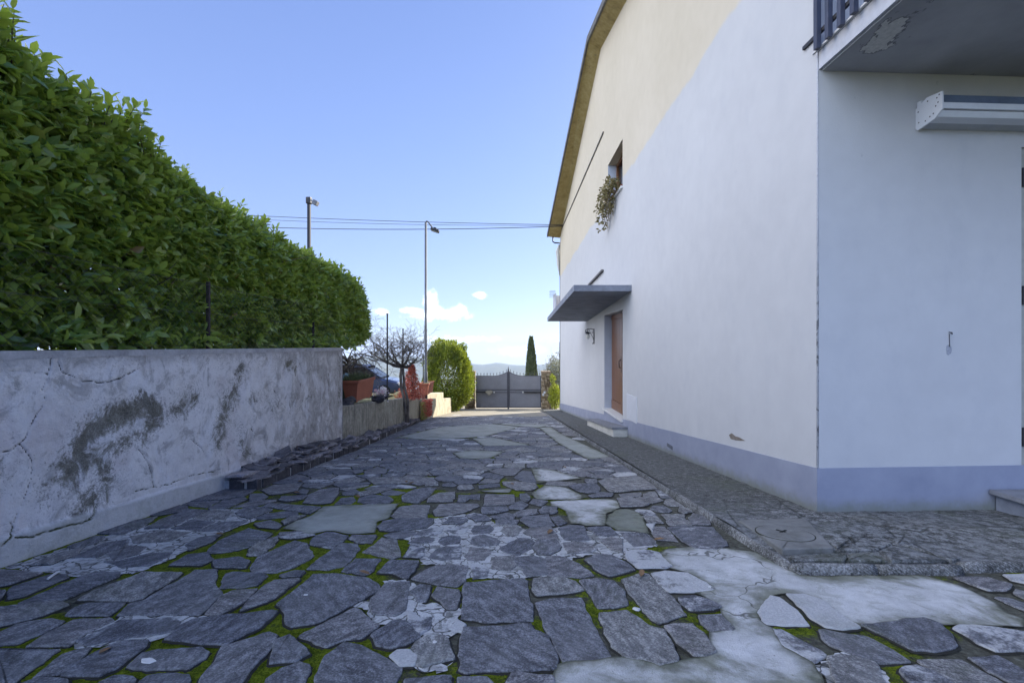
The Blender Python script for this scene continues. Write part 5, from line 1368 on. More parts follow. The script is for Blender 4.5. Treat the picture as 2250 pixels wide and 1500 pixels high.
# ------------------------------------------------------------------ shrubs
def blob(n, c, r, shell=.5, bump=.18, fr=1.6, flat=0):
    v = rvec(n)
    if flat: v = rng.uniform(-1, 1, (n, 3)); v /= (np.abs(v)**2.4).sum(1, keepdims=True)**(1/2.4)
    k = np.array([1+bump*mnoise.noise(Vector(q)*fr)+bump*.5*mnoise.noise(Vector(q)*fr*3) for q in v])
    rad = (1-shell*rng.random(n)**2)*k
    return np.array(c)+v*rad[:, None]*np.array(r), v
random.seed(5)
n = 26000; c0 = P(982, 828, 22.6); p, v = blob(n, (c0[0], c0[1]+.3, c0[2]+.02), (1.2, .95, 1.68), .4, .22, 2.6, .38)
p[:, 0] = c0[0]+(p[:, 0]-c0[0])*np.where(p[:, 2] < c0[2], 1.0, .95); keep = p[:, 2] > zg(22.6)-.1; p, v = p[keep], v[keep]; n = len(p)
d = v+rvec(n)*.8+np.array([0, 0, .5])
bu = plant('round_bush', 'tall rounded evergreen bush with yellow-green sunlit tips left of the gate', 'bush', (c0[0], c0[1]+.3, zg(22.6)), p, d, rvec(n), rng.uniform(.09, .15, n), rng.uniform(.04, .06, n), leaf_mat('bush_leaf', [(.03, .055, .01), (.08, .125, .018), (.15, .2, .025), (.28, .31, .045)], .4, .28, (.32, .38, .03), .4, None, 2), False)
for k in range(5): b = MB(); grow(b, Vector((c0[0]+random.gauss(0, .15), c0[1]+.3+random.gauss(0, .15), zg(22.6)-.1)), Vector((random.gauss(0, .3), random.gauss(0, .3), 1)), .04, 1.7, 2, .15, .3); obj('stem', b, M_TWIG, bu, smooth=True)
n = 2600; cx, cy, cz = P(903, 850, 13.9); h = rng.random(n)**1.3; rr = .42*(1-h*.85)*np.sqrt(rng.random(n)); a = rng.uniform(0, 6.28, n)
p = np.stack([cx+rr*np.cos(a)+.02*h, cy+rr*np.sin(a), cz-.35+h*1.02], 1); n2 = 500
p = np.concatenate([p, np.stack([rng.uniform(cx-.45, cx+.35, n2), rng.uniform(13.6, 14.6, n2), np.zeros(n2)], 1)]); p[n:, 2] = [bed_z(q)+.05+.3*random.random()**2 for q in p[n:, 1]]; n = len(p)
M_RED = leaf_mat('red_leaf', [(.22, .03, .025), (.42, .07, .05), (.6, .16, .11), (.55, .3, .2)], .45, .35, (.7, .12, .06), .35)
rs_ = plant('red_shrub', 'pointed shrub with small red leaves on the low wall behind the gnarled trunk', 'shrub', (cx, cy, bed_z(13.9)), p, rvec(n)+(0, 0, .3), rvec(n), rng.uniform(.05, .09, n), rng.uniform(.018, .03, n), M_RED)
for k in range(6): b = MB(); b.tube([(cx, cy, bed_z(13.9)-.05), (cx+random.gauss(0, .08), cy+random.gauss(0, .08), cz+.1), (cx+random.gauss(0, .12), cy+random.gauss(0, .12), cz+.45)], [.01, .007, .003], 5); obj('stem', b, M_TWIG, rs_, smooth=True)
n = 900; yy = rng.uniform(15.6, 17.0, n); p = np.stack([np.full(n, 0.)-3.05+(yy-15.7)*.05+rng.uniform(0, .07, n), yy, np.array([zg(q) for q in yy])+.12+rng.random(n)*.62], 1)
plant('red_creeper', 'red-leaved creeper hanging on the face of the sunlit low wall', 'climbing plant', (-3.0, 16.3, zg(16.3)), p, np.array([1, 0, -.6])+rvec(n)*.7, rvec(n), rng.uniform(.05, .09, n), rng.uniform(.03, .05, n), M_RED)
n = 700; yy = rng.uniform(15.3, 16.2, n); p = np.stack([-3.04+rng.uniform(0, .08, n), yy, np.array([zg(q) for q in yy])+.05+rng.random(n)**1.5*.6], 1)
plant('green_creeper', 'sparse yellow-green creeper on the low wall left of the red one', 'climbing plant', (-3.0, 15.8, zg(15.8)), p, np.array([1, 0, .3])+rvec(n)*.8, rvec(n), rng.uniform(.04, .07, n), rng.uniform(.02, .04, n), leaf_mat('creeper_leaf', [(.1, .12, .02), (.25, .25, .04), (.35, .3, .1)], .5, .3))
# trailing plant at the window
n = 800; yc, zc = (WY0 if False else Yw(1350)), EYE+3.4
uu = rng.random(n); yy = Yw(1368)+.12+rng.random(n)*1.35; drop = rng.random(n)*np.interp(yy, [Yw(1368), Yw(1352), Yw(1336), Yw(1336)+.3], [.08, .5, .85, .15])
p = np.stack([XW-.02-rng.random(n)*np.interp(drop, [0, .3, 1.2], [.26, .34, .2]), yy, EYE+3.86-drop], 1); p[:, 2] += .1*np.sin(yy*9)
wp = plant('window_plant', 'trailing green houseplant spilling over the upstairs window sill', 'plant', (XW-.12, Yw(1350), EYE+3.6), p, np.array([-.5, 0, -.4])+rvec(n)*.8, rvec(n), rng.uniform(.06, .1, n), rng.uniform(.035, .055, n), leaf_mat('trailing_leaf', [(.06, .05, .02), (.12, .115, .035), (.22, .18, .08)], .45, .25), False)
b = MB(); b.bbox(XW+.01, XW+.16, Yw(1366)+.15, Yw(1340), WZ0+.001, WZ0+.13, .01); obj('trough', b, M_TERRA, wp)
b = MB()
for k in range(14):
    y = Yw(1366)+.2+random.random()*1.1; b.tube([(XW+.06, y, EYE+3.74), (XW-.24, y+.02, EYE+3.7), (XW-.22, y+random.gauss(0, .08), EYE+3.3), (XW-.14, y+random.gauss(0, .1), EYE+3.0)], .004, 4)
obj('vines', b, M_TWIG, wp)
# ------------------------------------------------------------------ gate
GY = 25.6; gx0, gx1, gc = P(1046, 0, GY)[0], P(1189, 0, GY)[0], P(1117, 0, GY)[0]; gzb, gzt, gzp = P(0, 895.5, GY)[2], P(0, 826, GY)[2], P(0, 816, GY)[2]
M_GATE = plain('grey_gate_paint', (.2, .2, .215), .55, .12, 2); M_GATED = plain('dark_gate_iron', (.07, .07, .08), .5, .2, 5)
gate = thing('driveway_gate', 'grey double-leaf sheet metal gate with spiked top at the end of the drive', 'gate', (gc, GY, gzb))
def leaf(x0, x1, inner):
    n = 16; xs = np.linspace(x0, x1, n+1); tz = [gzt+(gzp-gzt)*max(0, 1-abs(x-gc)/(abs(gx1-gx0)*.22))**1.8 for x in xs]
    b = MB()
    for i in range(n): b.prism([(xs[i], GY, gzb), (xs[i+1], GY, gzb), (xs[i+1], GY+.03, gzb), (xs[i], GY+.03, gzb)], [(xs[i], GY, tz[i]), (xs[i+1], GY, tz[i+1]), (xs[i+1], GY+.03, tz[i+1]), (xs[i], GY+.03, tz[i])])
    lf = obj('gate_leaf', b, M_GATE, gate); zr = P(0, 857, GY)[2]
    b = MB()
    b.bbox(x0+.002, x0+.05, GY-.03, GY-.001, gzb+.002, tz[0]); b.bbox(x1-.05, x1-.002, GY-.03, GY-.001, gzb+.002, tz[-1]); b.box(x0+.05, x1-.05, GY-.025, GY-.001, zr, zr+.05); b.box(x0+.05, x1-.05, GY-.025, GY-.001, zr-.13, zr-.1); b.box(x0+.05, x1-.05, GY-.025, GY-.001, gzb+.002, gzb+.06)
    for i in range(n): b.tube([(xs[i], GY+.015, tz[i]+.005), (xs[i+1], GY+.015, tz[i+1]+.005)], .02, 6)
    obj('leaf_frame', b, M_GATED, lf)
    for k in range(10):
        x = x0+(x1-x0)*(k+.5)/10; z = np.interp(x, xs, tz); b = MB(); b.lathe((x, GY+.015, z), [(.012, 0), (.012, .1), (.024, .12), (.003, .19)], 6); obj('spike', b, M_GATED, lf)
    return lf
l1 = leaf(gx0, gc-.025, True); l2 = leaf(gc+.025, gx1, True)
b = MB(); b.bbox(gc-.045, gc+.045, GY-.04, GY-.031, gzb-.06, gzp+.02, .003); b.lathe((gc, GY+.0, gzp), [(.05, 0), (.04, .12), (.02, .2), (.003, .32)], 8); obj('centre_stile', b, M_GATED, gate)
za = P(0, 860.5, GY)[2]
b = MB(); b.bbox(gx0-.0, gx0+.95, GY-.12, GY-.05, za-.04, za+.04, .01); obj('opener_arm', b, M_DARK, gate)
b = MB(); b.bbox(gx1-.95, gx1+.0, GY-.12, GY-.05, za-.04, za+.03, .01); obj('opener_arm', b, M_DARK, gate)
b = MB(); sx = P(1075, 0, GY)[0]; b.prism([(sx+x, GY-.15, za+z) for x, z in ((-.22, .02), (-.1, .1), (.1, .1), (.22, .02), (.1, -.1), (.03, -.17), (-.03, -.17), (-.1, -.1))], [(sx+x, GY-.13, za+z) for x, z in ((-.22, .02), (-.1, .1), (.1, .1), (.22, .02), (.1, -.1), (.03, -.17), (-.03, -.17), (-.1, -.1))])
obj('lock_plate', b, plain('worn_brass', (.32, .29, .22), .5, .3, 10), gate)
for sx in (1086, 1149): b = MB(); b.lathe((P(sx, 0, GY)[0], GY-.15, za-.05), [(.03, 0), (.04, .04), (.03, .08)], 8); obj('arm_joint', b, M_STEPF, gate)
def stone_pillar():
    t = NT('rubble_stone'); a = t.noise(7, 5, .7); tn = t.attr('tone')
    c = t.ramp(t.math('ADD', t.math('MULTIPLY', tn, .6), t.math('MULTIPLY', a, .4)), [(.2, (.1, .07, .04)), (.45, (.22, .165, .1)), (.65, (.33, .26, .17)), (.85, (.4, .34, .25))]); return t.done(c, .9, t.bump(t.noise(25, 5), .8, .02), 0, .15)
M_RUB = stone_pillar(); M_CAP = plain('stone_cap', (.24, .18, .12), .9, .3, 6)
def pillar(lab, x0, x1, zt_, sensor):
    th = thing('gate_pillar', lab, 'gate pillar', ((x0+x1)/2, GY+.1, zg(GY)), 'stone pillars either side of the gate'); V, F, T = [], [], []
    z = zg(GY)-.1; y0, y1 = GY-.2, GY+.35
    while z < zt_-.1:
        h = random.uniform(.07, .14)
        for face in range(4):
            a0, a1 = ((x0, x1), (y0, y1))[face % 2]; s = a0
            while s < a1-.03:
                w = min(random.uniform(.1, .26), a1-s); j = random.uniform(.0, .035); m = MB()
                if face == 0: m.bbox(s+.006, s+w-.006, y0-j, y0+.08, z+.006, z+h-.006, .02)
                elif face == 2: m.bbox(s+.006, s+w-.006, y1-.08, y1+j, z+.006, z+h-.006, .02)
                elif face == 1: m.bbox(x1-.08, x1+j, s+.006, s+w-.006, z+.006, z+h-.006, .02)
                else: m.bbox(x0-j, x0+.08, s+.006, s+w-.006, z+.006, z+h-.006, .02)
                o = len(V); V += m.v; F += [tuple(i+o for i in f) for f in m.f]; T += [random.random()]*len(m.v); s += w
        z += h
    m = MB(); m.box(x0+.03, x1-.03, y0+.03, y1-.03, zg(GY)-.1, zt_-.1); o = len(V); V += m.v; F += [tuple(i+o for i in f) for f in m.f]; T += [.05]*len(m.v)
    me = rawmesh('shaft', V, F); vattr(me, 'tone', T); obj('shaft', me, M_RUB, th)
    b = MB(); b.bbox(x0-.04, x1+.04, y0-.04, y1+.04, zt_-.1, zt_, .02); obj('cap', b, M_CAP, th)
    if sensor:
        for (px, py) in ((1196.5, 862), (1193.5, 867)): q = P(px, py, GY-.25); b = MB(); b.bbox(q[0]-.05, q[0]+.05, GY-.27, GY-.2, q[2]-.06, q[2]+.06, .012); obj('gate_sensor', b, M_AWN, th)
pillar('rough stone gate pillar right of the gate with a small white sensor', P(1189.5, 0, GY)[0]+.03, P(1208, 0, GY)[0], P(0, 815, GY)[2], True)
pillar('rough stone gate pillar between the round bush and the gate', P(1031, 0, GY)[0]-.2, P(1044.5, 0, GY)[0]-.03, P(0, 815, GY)[2], False)
# ------------------------------------------------------------------ bushes and trees beyond
def leafy(name, lab, cat, c, r, n, ls, mat, shell=.6, group=None, trunk=True, zb=None):
    p, v = blob(n, c, r, shell, .3, 2.5); d = v+rvec(n)*.9+np.array([0, 0, .4])
    th = plant(name, lab, cat, (c[0], c[1], zb if zb is not None else c[2]-r[2]), p, d, rvec(n), rng.uniform(ls*.7, ls*1.2, n), rng.uniform(ls*.35, ls*.55, n), mat, True, group=group, part='crown' if cat == 'tree' else 'foliage')
    if trunk:
        z0 = zb if zb is not None else c[2]-r[2]
        for k in range(1 if cat == 'tree' else 4):
            b = MB(); grow(b, Vector((c[0]+random.gauss(0, .08), c[1], z0)), Vector((random.gauss(0, .1), random.gauss(0, .1), 1)), .03*max(1, r[2]), (c[2]-z0)+r[2]*.4, 2, .1, .4)
            obj('trunk' if cat == 'tree' else 'stem', b, M_TWIG, th, smooth=True)
    return th
M_YG = leaf_mat('yellow_green_leaf', [(.09, .13, .015), (.18, .22, .025), (.3, .32, .04)], .4, .3, (.36, .42, .03), .4)
c = P(1219, 872, 24.6); leafy('yellow_shrub', 'bright yellow-green shrub between the right gate pillar and the house', 'shrub', (c[0], 24.6, c[2]+.03), (.3, .45, .62), 2200, .1, M_YG, .7, zb=zg(24.6))
c = P(1214, 832, 24.9); leafy('yellow_sprig', 'small yellow-green sprig standing above the shrub beside the right pillar', 'shrub', (c[0], 24.9, c[2]), (.12, .2, .22), 260, .1, M_YG, .8, zb=zg(24.9))
M_OLV = leaf_mat('hazy_grey_leaf', [(.06, .07, .045), (.12, .13, .08), (.19, .19, .12)], .6, .25)
TZ = lambda y: -.16*(y-28)-2.75 if y < 200 else -30
for k, (px, py, Y, r) in enumerate(((1222, 826, 52, (1.2, 1.3, 1.9)), (1238, 818, 60, (2.2, 2, 2.8)), (1270, 822, 56, (2.4, 2, 2.4)))):
    c = P(px, py, Y); leafy('distant_tree', ['greyish tree beyond the right pillar, nearest the gate', 'taller greyish tree behind the house corner beyond the gate', 'broad greyish tree hidden behind the house end'][k], 'tree', (c[0], Y, c[2]), r, 2600, .22, M_OLV, .8, 'greyish trees beyond the gate', zb=TZ(Y)-.3)
# cypress
YC = 44; c0 = P(1167, 0, YC)[0]; zt_ = P(0, 743, YC)[2]; zb_ = TZ(YC)-.3; n = 9000
h = rng.random(n); w = .53*np.interp(h, [0, .15, .45, .7, .9, 1], [.75, 1, 1, .72, .4, .12]); a = rng.uniform(0, 6.28, n); rr = w*(1-.45*rng.random(n)**2)*(1+.12*np.sin(a*5+h*3))
p = np.stack([c0+rr*np.cos(a), YC+rr*np.sin(a), zb_+.5+h*(zt_-zb_-.5)], 1); d = np.stack([np.cos(a)*.35, np.sin(a)*.35, np.full(n, 1.)], 1)+rvec(n)*.2
cy = plant('cypress', 'slender dark green cypress standing beyond the right half of the gate', 'tree', (c0, YC, zb_), p, d, rvec(n), rng.uniform(.16, .34, n), rng.uniform(.05, .1, n), leaf_mat('cypress_leaf', [(.035, .05, .02), (.07, .09, .035), (.12, .14, .06)], .6, .15, None, .3, None, 2), part='crown')
b = MB(); b.lathe((c0, YC, zb_), [(.14, -.3), (.11, 1), (.05, (zt_-zb_)*.7), (.01, (zt_-zb_)*.95)], 8); obj('trunk', b, M_TWIG, cy)
# ------------------------------------------------------------------ lamp posts, cables, fence stakes
M_GALV = plain('galvanised_steel', (.13, .14, .145), .6, .2, 4, .1)
def pole_base(x, y): return bed_z(y) if x < -3.2 else zg(y)
Y = 17.6; lx, _, _ = P(935.5, 0, Y); zb_ = bed_z(Y); ztp = P(0, 489, Y)[2]
lp = thing('street_lamp', 'tall slim galvanised street lamp with a short bent arm beside the round bush', 'street lamp', (lx, Y, zb_))
b = MB(); b.tube([(lx, Y, zb_-.3), (lx, Y, zb_+1.0), (lx, Y, zb_+1.05), (lx, Y, ztp)], [.07, .07, .052, .045], 10); b.tube([(lx, Y, ztp), (lx+.02, Y, ztp+.05), (lx+.08, Y-.02, ztp+.04), P(950, 500, Y-.1)], .028, 8); obj('pole', b, M_GALV, lp, smooth=True)
b = MB(); q = P(955.5, 506, Y-.1); m = Matrix.Translation(q) @ Matrix.Rotation(R(18), 4, 'Y'); b.bbox(-.16, .17, -.13, .13, -.05, .045, .03, m); b.bbox(-.07, .05, -.08, .08, .045, .1, .02, m); obj('lamp_head', b, M_DARK, lp)
b = MB(); b.bbox(-.13, .14, -.1, .1, -.058, -.0505, .003, m); obj('lamp_glass', b, M_STEPF, lp)
Y = 13.6; lx = P(679, 0, Y)[0]; ztp = P(0, 438, Y)[2]
M_DARKP = plain('dark_painted_steel', (.018, .02, .026), .6, .2, 5)
fl = thing('floodlight_pole', 'dark square post with a small floodlight on top rising behind the hedge', 'lamp post', (lx, Y, bed_z(Y)))
b = MB(); b.bbox(lx-.042, lx+.042, Y-.042, Y+.042, bed_z(Y)-.3, ztp, .01); obj('pole', b, M_DARKP, fl)
b = MB(); b.bbox(lx-.075, lx+.075, Y-.075, Y+.075, ztp-.14, ztp+.06, .03); obj('pole_cap', b, M_DARK, fl)
b = MB(); q = P(693, 445, Y-.1); m = Matrix.Translation(q) @ Matrix.Rotation(R(25), 4, 'Y'); b.bbox(-.06, .08, -.09, .09, -.08, .06, .02, m); b.tube([(lx+.05, Y-.05, ztp-.03), q], .02, 6); obj('floodlight', b, M_STEPT, fl)
for k, (pr, pl, sag, r) in enumerate((((1232, 494), (560, 464), .12, .014), ((1232, 495.5), (590, 470), .16, .01), ((1232, 497), (620, 484), .2, .018))):
    a = Vector(P(*pr, 21.6)); e = Vector(P(*pl, 24)); e2 = a+(e-a)*1.9; pts = []
    a = Vector((XW-.005, 21.6, a.z))
    for i in range(41): f = i/40; q = a.lerp(e2, f); q.z -= sag*4*f*(1-f)*2; pts.append(q)
    off = max(0, 0)
    b = MB(); b.tube(pts, r, 5)
    tag(obj('overhead_cable', b, M_DARK, smooth=True), ['thin upper overhead cable from the house eaves to the left', 'thin middle overhead cable running close under the upper one', 'thicker lowest overhead cable from the house eaves to the left'][k], 'cable', 'overhead cables across the drive')
for k, (px, pt, Y) in enumerate(((851, 691, 11.6), (885.5, 724, 13.6), (930, 779, 17.2))):
    x = P(px, 0, Y)[0]; z = P(0, pt, Y)[2]; b = MB(); b.bbox(x-.016, x+.016, Y-.016, Y+.016, bed_z(Y)-.2, z, .005); b.lathe((x, Y, z), [(.03, -.002), (.03, .02), (.012, .03)], 8)
    tag(obj('fence_stake', b, M_DARK), ['tall dark iron stake in the bed just past the pink flowers', 'dark stake tied to the gnarled tree', 'shorter dark stake close beside the street lamp'][k], 'stake', 'iron stakes along the planted bed')
# ------------------------------------------------------------------ parked car on the road behind the bed
CX, CY, CZ = P(800, 0, 23.5)[0], 23.5, bed_z(23.5)+.02
car = thing('parked_car', 'blue hatchback parked beyond the bare twigs and the wire stakes', 'car', (CX, CY, CZ))
def paint():
    t = NT('blue_car_paint'); b_ = t.n('ShaderNodeBsdfPrincipled'); b_.inputs['Base Color'].default_value = (.055, .075, .14, 1); b_.inputs['Roughness'].default_value = .3; b_.inputs['Metallic'].default_value = .3; b_.inputs['Coat Weight'].default_value = .8
    t.t.links.new(b_.outputs[0], t.out.inputs[0]); return t.m
M_PAINT = paint()
def loft(sections):
    m = MB(); n = len(sections[0]); m.v = [v for s in sections for v in s]
    m.f = [(i*n+k, i*n+(k+1) % n, (i+1)*n+(k+1) % n, (i+1)*n+k) for i in range(len(sections)-1) for k in range(n)]+[tuple(range(n))[::-1], tuple((len(sections)-1)*n+k for k in range(n))]; return m
def sec(x, w, z0, z1, r=.1):
    return [(CX+x, CY+s*ww, CZ+z) for s, ww, z in ((-1, w-.06, z0), (-1, w, z0+.12), (-1, w, z1-r*.9), (-1, w-r, z1), (1, w-r, z1), (1, w, z1-r*.9), (1, w, z0+.12), (1, w-.06, z0))]
obj('body', loft([sec(-1.98, .7, .35, .75), sec(-1.9, .8, .25, .95), sec(-1.4, .86, .2, .98), sec(0, .87, .2, .96), sec(.9, .87, .2, .94), sec(1.5, .84, .2, .86), sec(1.9, .76, .25, .74), sec(2.0, .66, .35, .62)]), M_PAINT, car, angle=35, smooth=True)
obj('greenhouse', loft([sec(-1.85, .74, .9, .97, .03), sec(-1.55, .7, .93, 1.33), sec(-1.2, .66, .93, 1.44), sec(.1, .66, .93, 1.45), sec(.45, .68, .92, 1.38), sec(1.1, .76, .86, .95, .03)]), M_GLASS, car, angle=35, smooth=True)
obj('roof_panel', loft([sec(-1.6, .6, 1.37, 1.39, .01), sec(-1.2, .62, 1.44, 1.475, .02), sec(.1, .62, 1.45, 1.485, .02), sec(.4, .62, 1.39, 1.42, .01)]), M_PAINT, car)
b = MB()
for s in (-1, 1):
    b.tube([(CX+1.08, CY+s*.75, CZ+.93), (CX+.42, CY+s*.655, CZ+1.4)], .03, 6); b.tube([(CX-.35, CY+s*.78, CZ+.94), (CX-.35, CY+s*.64, CZ+1.44)], .03, 6); b.tube([(CX-1.5, CY+s*.76, CZ+.95), (CX-1.35, CY+s*.64, CZ+1.42)], .05, 6)
obj('pillars', b, M_PAINT, car)
M_TYRE = plain('tyre_rubber', (.02, .02, .02), .9, .2, 9); M_CHR = plain('alloy', (.5, .5, .52), .35, .1, 5, .6)
for x in (-1.25, 1.25):
    for s in (-1, 1):
        m = Matrix.Translation((CX+x, CY+s*.78, CZ+.31)) @ Matrix.Rotation(R(90), 4, 'X'); q = MB(); q.lathe((0, 0, 0), [(.2, -.1), (.29, -.1), (.31, -.06), (.31, .06), (.29, .1), (.2, .1)], 24); q.v = [tuple(m @ Vector(v)) for v in q.v]
        w = obj('wheel', q, M_TYRE, car); q = MB(); q.lathe((0, 0, 0), [(.05, -.112), (.2, -.104), (.2, .104), (.05, .112)], 16); q.v = [tuple(m @ Vector(v)) for v in q.v]; obj('rim', q, M_CHR, w)
for s in (-1, 1):
    b = MB(); b.bbox(CX+1.78, CX+1.97, CY+s*.58-.14, CY+s*.58+.14, CZ+.56, CZ+.72, .03); obj('headlight', b, M_CHR, car)
    b = MB(); b.bbox(CX+.75, CX+.87, CY+s*.92-.08, CY+s*.92+.08, CZ+.93, CZ+1.07, .03); obj('wing_mirror', b, M_PAINT, car)
# wire drying rack on the far balcony
b = MB(); q = P(1208, 640, YF+.3); q2 = P(1219, 652, YF+.3)
for z in (q[2], (q[2]+q2[2])/2, q2[2]): b.tube([(q[0], YF+.1, z), (q2[0], YF+.1, z), (q2[0], YF+.6, z), (q[0], YF+.6, z), (q[0], YF+.1, z)], .007, 4)
for k in range(7): x = q[0]+(q2[0]-q[0])*k/6; b.tube([(x, YF+.1, q[2]), (x, YF+.1, q2[2])], .005, 4)
b.tube([(q2[0], YF+.3, (q[2]+q2[2])/2), (XW-.2, YF+.3, (q[2]+q2[2])/2)], .01, 4)
tag(obj('wire_basket', b, M_GALV), 'small wire rack fixed to the balcony at the far end of the house', 'rack')

# ------------------------------------------------------------------ small litter on the paving
M_CHIP = plain('white_plaster_chip', (.62, .61, .58), .9, .1, 20)
for k, (px, py, r) in enumerate(((672, 1308, .012), (324, 1453, .03), (1398, 1338, .016), (955, 1412, .012), (1560, 1290, .01))):
    x, y = G(px, py); n = 7; ring = [(x+r*(1+.4*math.sin(i*2.3+k))*math.cos(6.283*i/n), y+r*.8*(1+.3*math.cos(i*1.7+k))*math.sin(6.283*i/n)) for i in range(n)]
    b = MB(); b.prism([(q[0], q[1], zg(q[1])-.002) for q in ring], [(x+(q[0]-x)*.8, y+(q[1]-y)*.8, zg(q[1])+.007) for q in ring])
    tag(obj('plaster_chip', b, M_CHIP), 'small white chip of plaster lying loose on the paving stones', 'chip', 'plaster chips on the paving')
a, c = G(105, 1275), G(130, 1259); b = MB(); b.tube([(a[0], a[1], zg(a[1])+.011), ((a[0]+c[0])/2, (a[1]+c[1])/2+.004, zg((a[1]+c[1])/2)+.014), (c[0], c[1], zg(c[1])+.011)], [.006, .007, .004], 6)
tag(obj('pale_stick', b, M_CHIP), 'short pale stick lying on the paving near the foot of the stained wall', 'stick')
M_DRY = plain('dry_leaf', (.2, .12, .06), .85, .35, 30)
for k in range(14):
    x, y = random.uniform(-2.4, 1.4), random.uniform(1.8, 6.5); a = random.uniform(0, 6.28); me = leaf_mesh('dry_leaf', np.array([[x, y, zg(y)+.008]]), np.array([[math.cos(a), math.sin(a), -SL*math.sin(a)]]), np.array([[0, 0, 1.]]), [random.uniform(.05, .09)], [random.uniform(.025, .04)], .5, -.15)
    tag(obj('dry_leaf', me, M_DRY), 'small curled brown leaf lying on the paving stones', 'leaf', 'dry leaves on the paving')
# ------------------------------------------------------------------ land to the horizon
def hill_h(x, y):
    d = math.hypot(x, y-10); az = math.atan2(x, y)
    base = zg(min(y, 28)) if y > -60 else 6
    if y > 28 or abs(x) > 26:
        base = (-2.72 if y > 28 else zg(y)) - .16*max(0, min(d, 260)-18)*.9
    if d > 260:
        k = min(1, (d-260)/1500); base = -37-150*k*k*(3-2*k)
        if d > 1500:
            e = min(1, (d-1500)/1700); e = e*e*(3-2*e)
            tgt = (-.041+.010*mnoise.noise(Vector((az*9, 0, 1)))+.005*mnoise.noise(Vector((az*27, 0, 5)))+.002*mnoise.noise(Vector((az*90, d/900, 5))))
            if d < 2600: tgt -= .012
            tgt += .018*max(0, min(1, (-az-.12)/.1))+.016*max(0, min(1, (az-.07)/.05))
            base = base*(1-e)+tgt*d*e+EYE*e
    return base-.25
V, F = [], []
rad = [0, 6, 12, 18, 24, 30, 36, 44, 55, 70, 90, 120, 160, 210, 260, 330, 420, 560, 750, 1000, 1300, 1600, 1900, 2200, 2400, 2600, 2750, 2900, 3100, 3300, 3500, 3800, 4200, 5000, 6500]
na = 420
for r in rad:
    for k in range(na):
        a = 2*math.pi*k/na; x, y = r*math.sin(a), 10+r*math.cos(a); h = hill_h(x, y)
        if r >= 3800: h -= (r-3500)*.12
        V.append((x, y, min(h, zg(y)-.12) if r < 45 and y > -40 else h))
for i in range(len(rad)-1):
    for k in range(na): F.append((i*na+k, i*na+(k+1) % na, (i+1)*na+(k+1) % na, (i+1)*na+k))
t = NT('countryside'); a = t.noise(.012, 6, .65); b_ = t.noise(.09, 5, .7); g = t.noise(2, 4, .6)
c = t.ramp(t.math('ADD', t.math('MULTIPLY', a, .6), t.math('MULTIPLY', b_, .4)), [(.35, (.035, .05, .02)), (.5, (.08, .09, .035)), (.62, (.15, .15, .07))])
c = t.mix(t.math('MULTIPLY', t.ss(g, .4, .6), .4), c, (.12, .12, .05))
b = MB(); b.v = V; b.f = F; struct('ground', b, t.done(c, .95, None, 0, .1), smooth=True)
# ------------------------------------------------------------------ air
b = MB(); b.box(-6600, 6600, -6600, 6600, -420, 32)
hz = bpy.data.materials.new('air'); hz.use_nodes = True; nt = hz.node_tree; nt.nodes.clear(); o_ = nt.nodes.new('ShaderNodeOutputMaterial'); pvl = nt.nodes.new('ShaderNodeVolumePrincipled')
pvl.inputs['Color'].default_value = (.62, .76, 1, 1); pvl.inputs['Density'].default_value = HAZE; pvl.inputs['Anisotropy'].default_value = 0; nt.links.new(pvl.outputs[0], o_.inputs['Volume'])
if HAZE > 0: hb = obj('haze', b, hz); tag(hb, kind='stuff')
# ------------------------------------------------------------------ sky, sun, camera
AZ, EL = 42, 27
w = bpy.data.worlds.new('World'); S.world = w; w.use_nodes = True; nt = w.node_tree; nt.nodes.clear()
class WN(NT):
    def __init__(s): s.t = nt; s.c = None
q = WN(); out = q.n('ShaderNodeOutputWorld'); bg = q.n('ShaderNodeBackground'); bg.inputs[1].default_value = SKY
tc = q.n('ShaderNodeTexCoord').outputs['Generated']; x = q.sep(tc)
zc = q.math('MAXIMUM', q.math('ADD', x[2], .045), .012)
nv = q.n('ShaderNodeVectorMath', operation='NORMALIZE'); q.put(nv.inputs[0], q.comb(x[0], x[1], zc))
sky = q.n('ShaderNodeTexSky', sky_type='NISHITA'); sky.sun_disc = False; sky.sun_elevation = R(EL); sky.sun_rotation = R(AZ); sky.altitude = 250; sky.air_density = 1.0; sky.dust_density = .6; sky.ozone_density = 1.6
q.put(sky.inputs[0], nv.outputs[0])
col = sky.outputs[0]
# thin high haze: lifts the blue towards a softer, paler tone away from the zenith
# the air of a clear winter morning: pale at the rim, deep periwinkle overhead
K = 1/(SKY*2**EXPO)
grad = q.ramp(q.math('MULTIPLY', q.math('ADD', x[2], .05), 1/1.05), [(p, tuple(v*K/8 for v in c)) for p, c in GRAD])
gs = q.n('ShaderNodeVectorMath', operation='SCALE'); q.put(gs.inputs[0], grad); gs.inputs['Scale'].default_value = 8
col = q.mix(SKYMIX, col, gs.outputs[0])
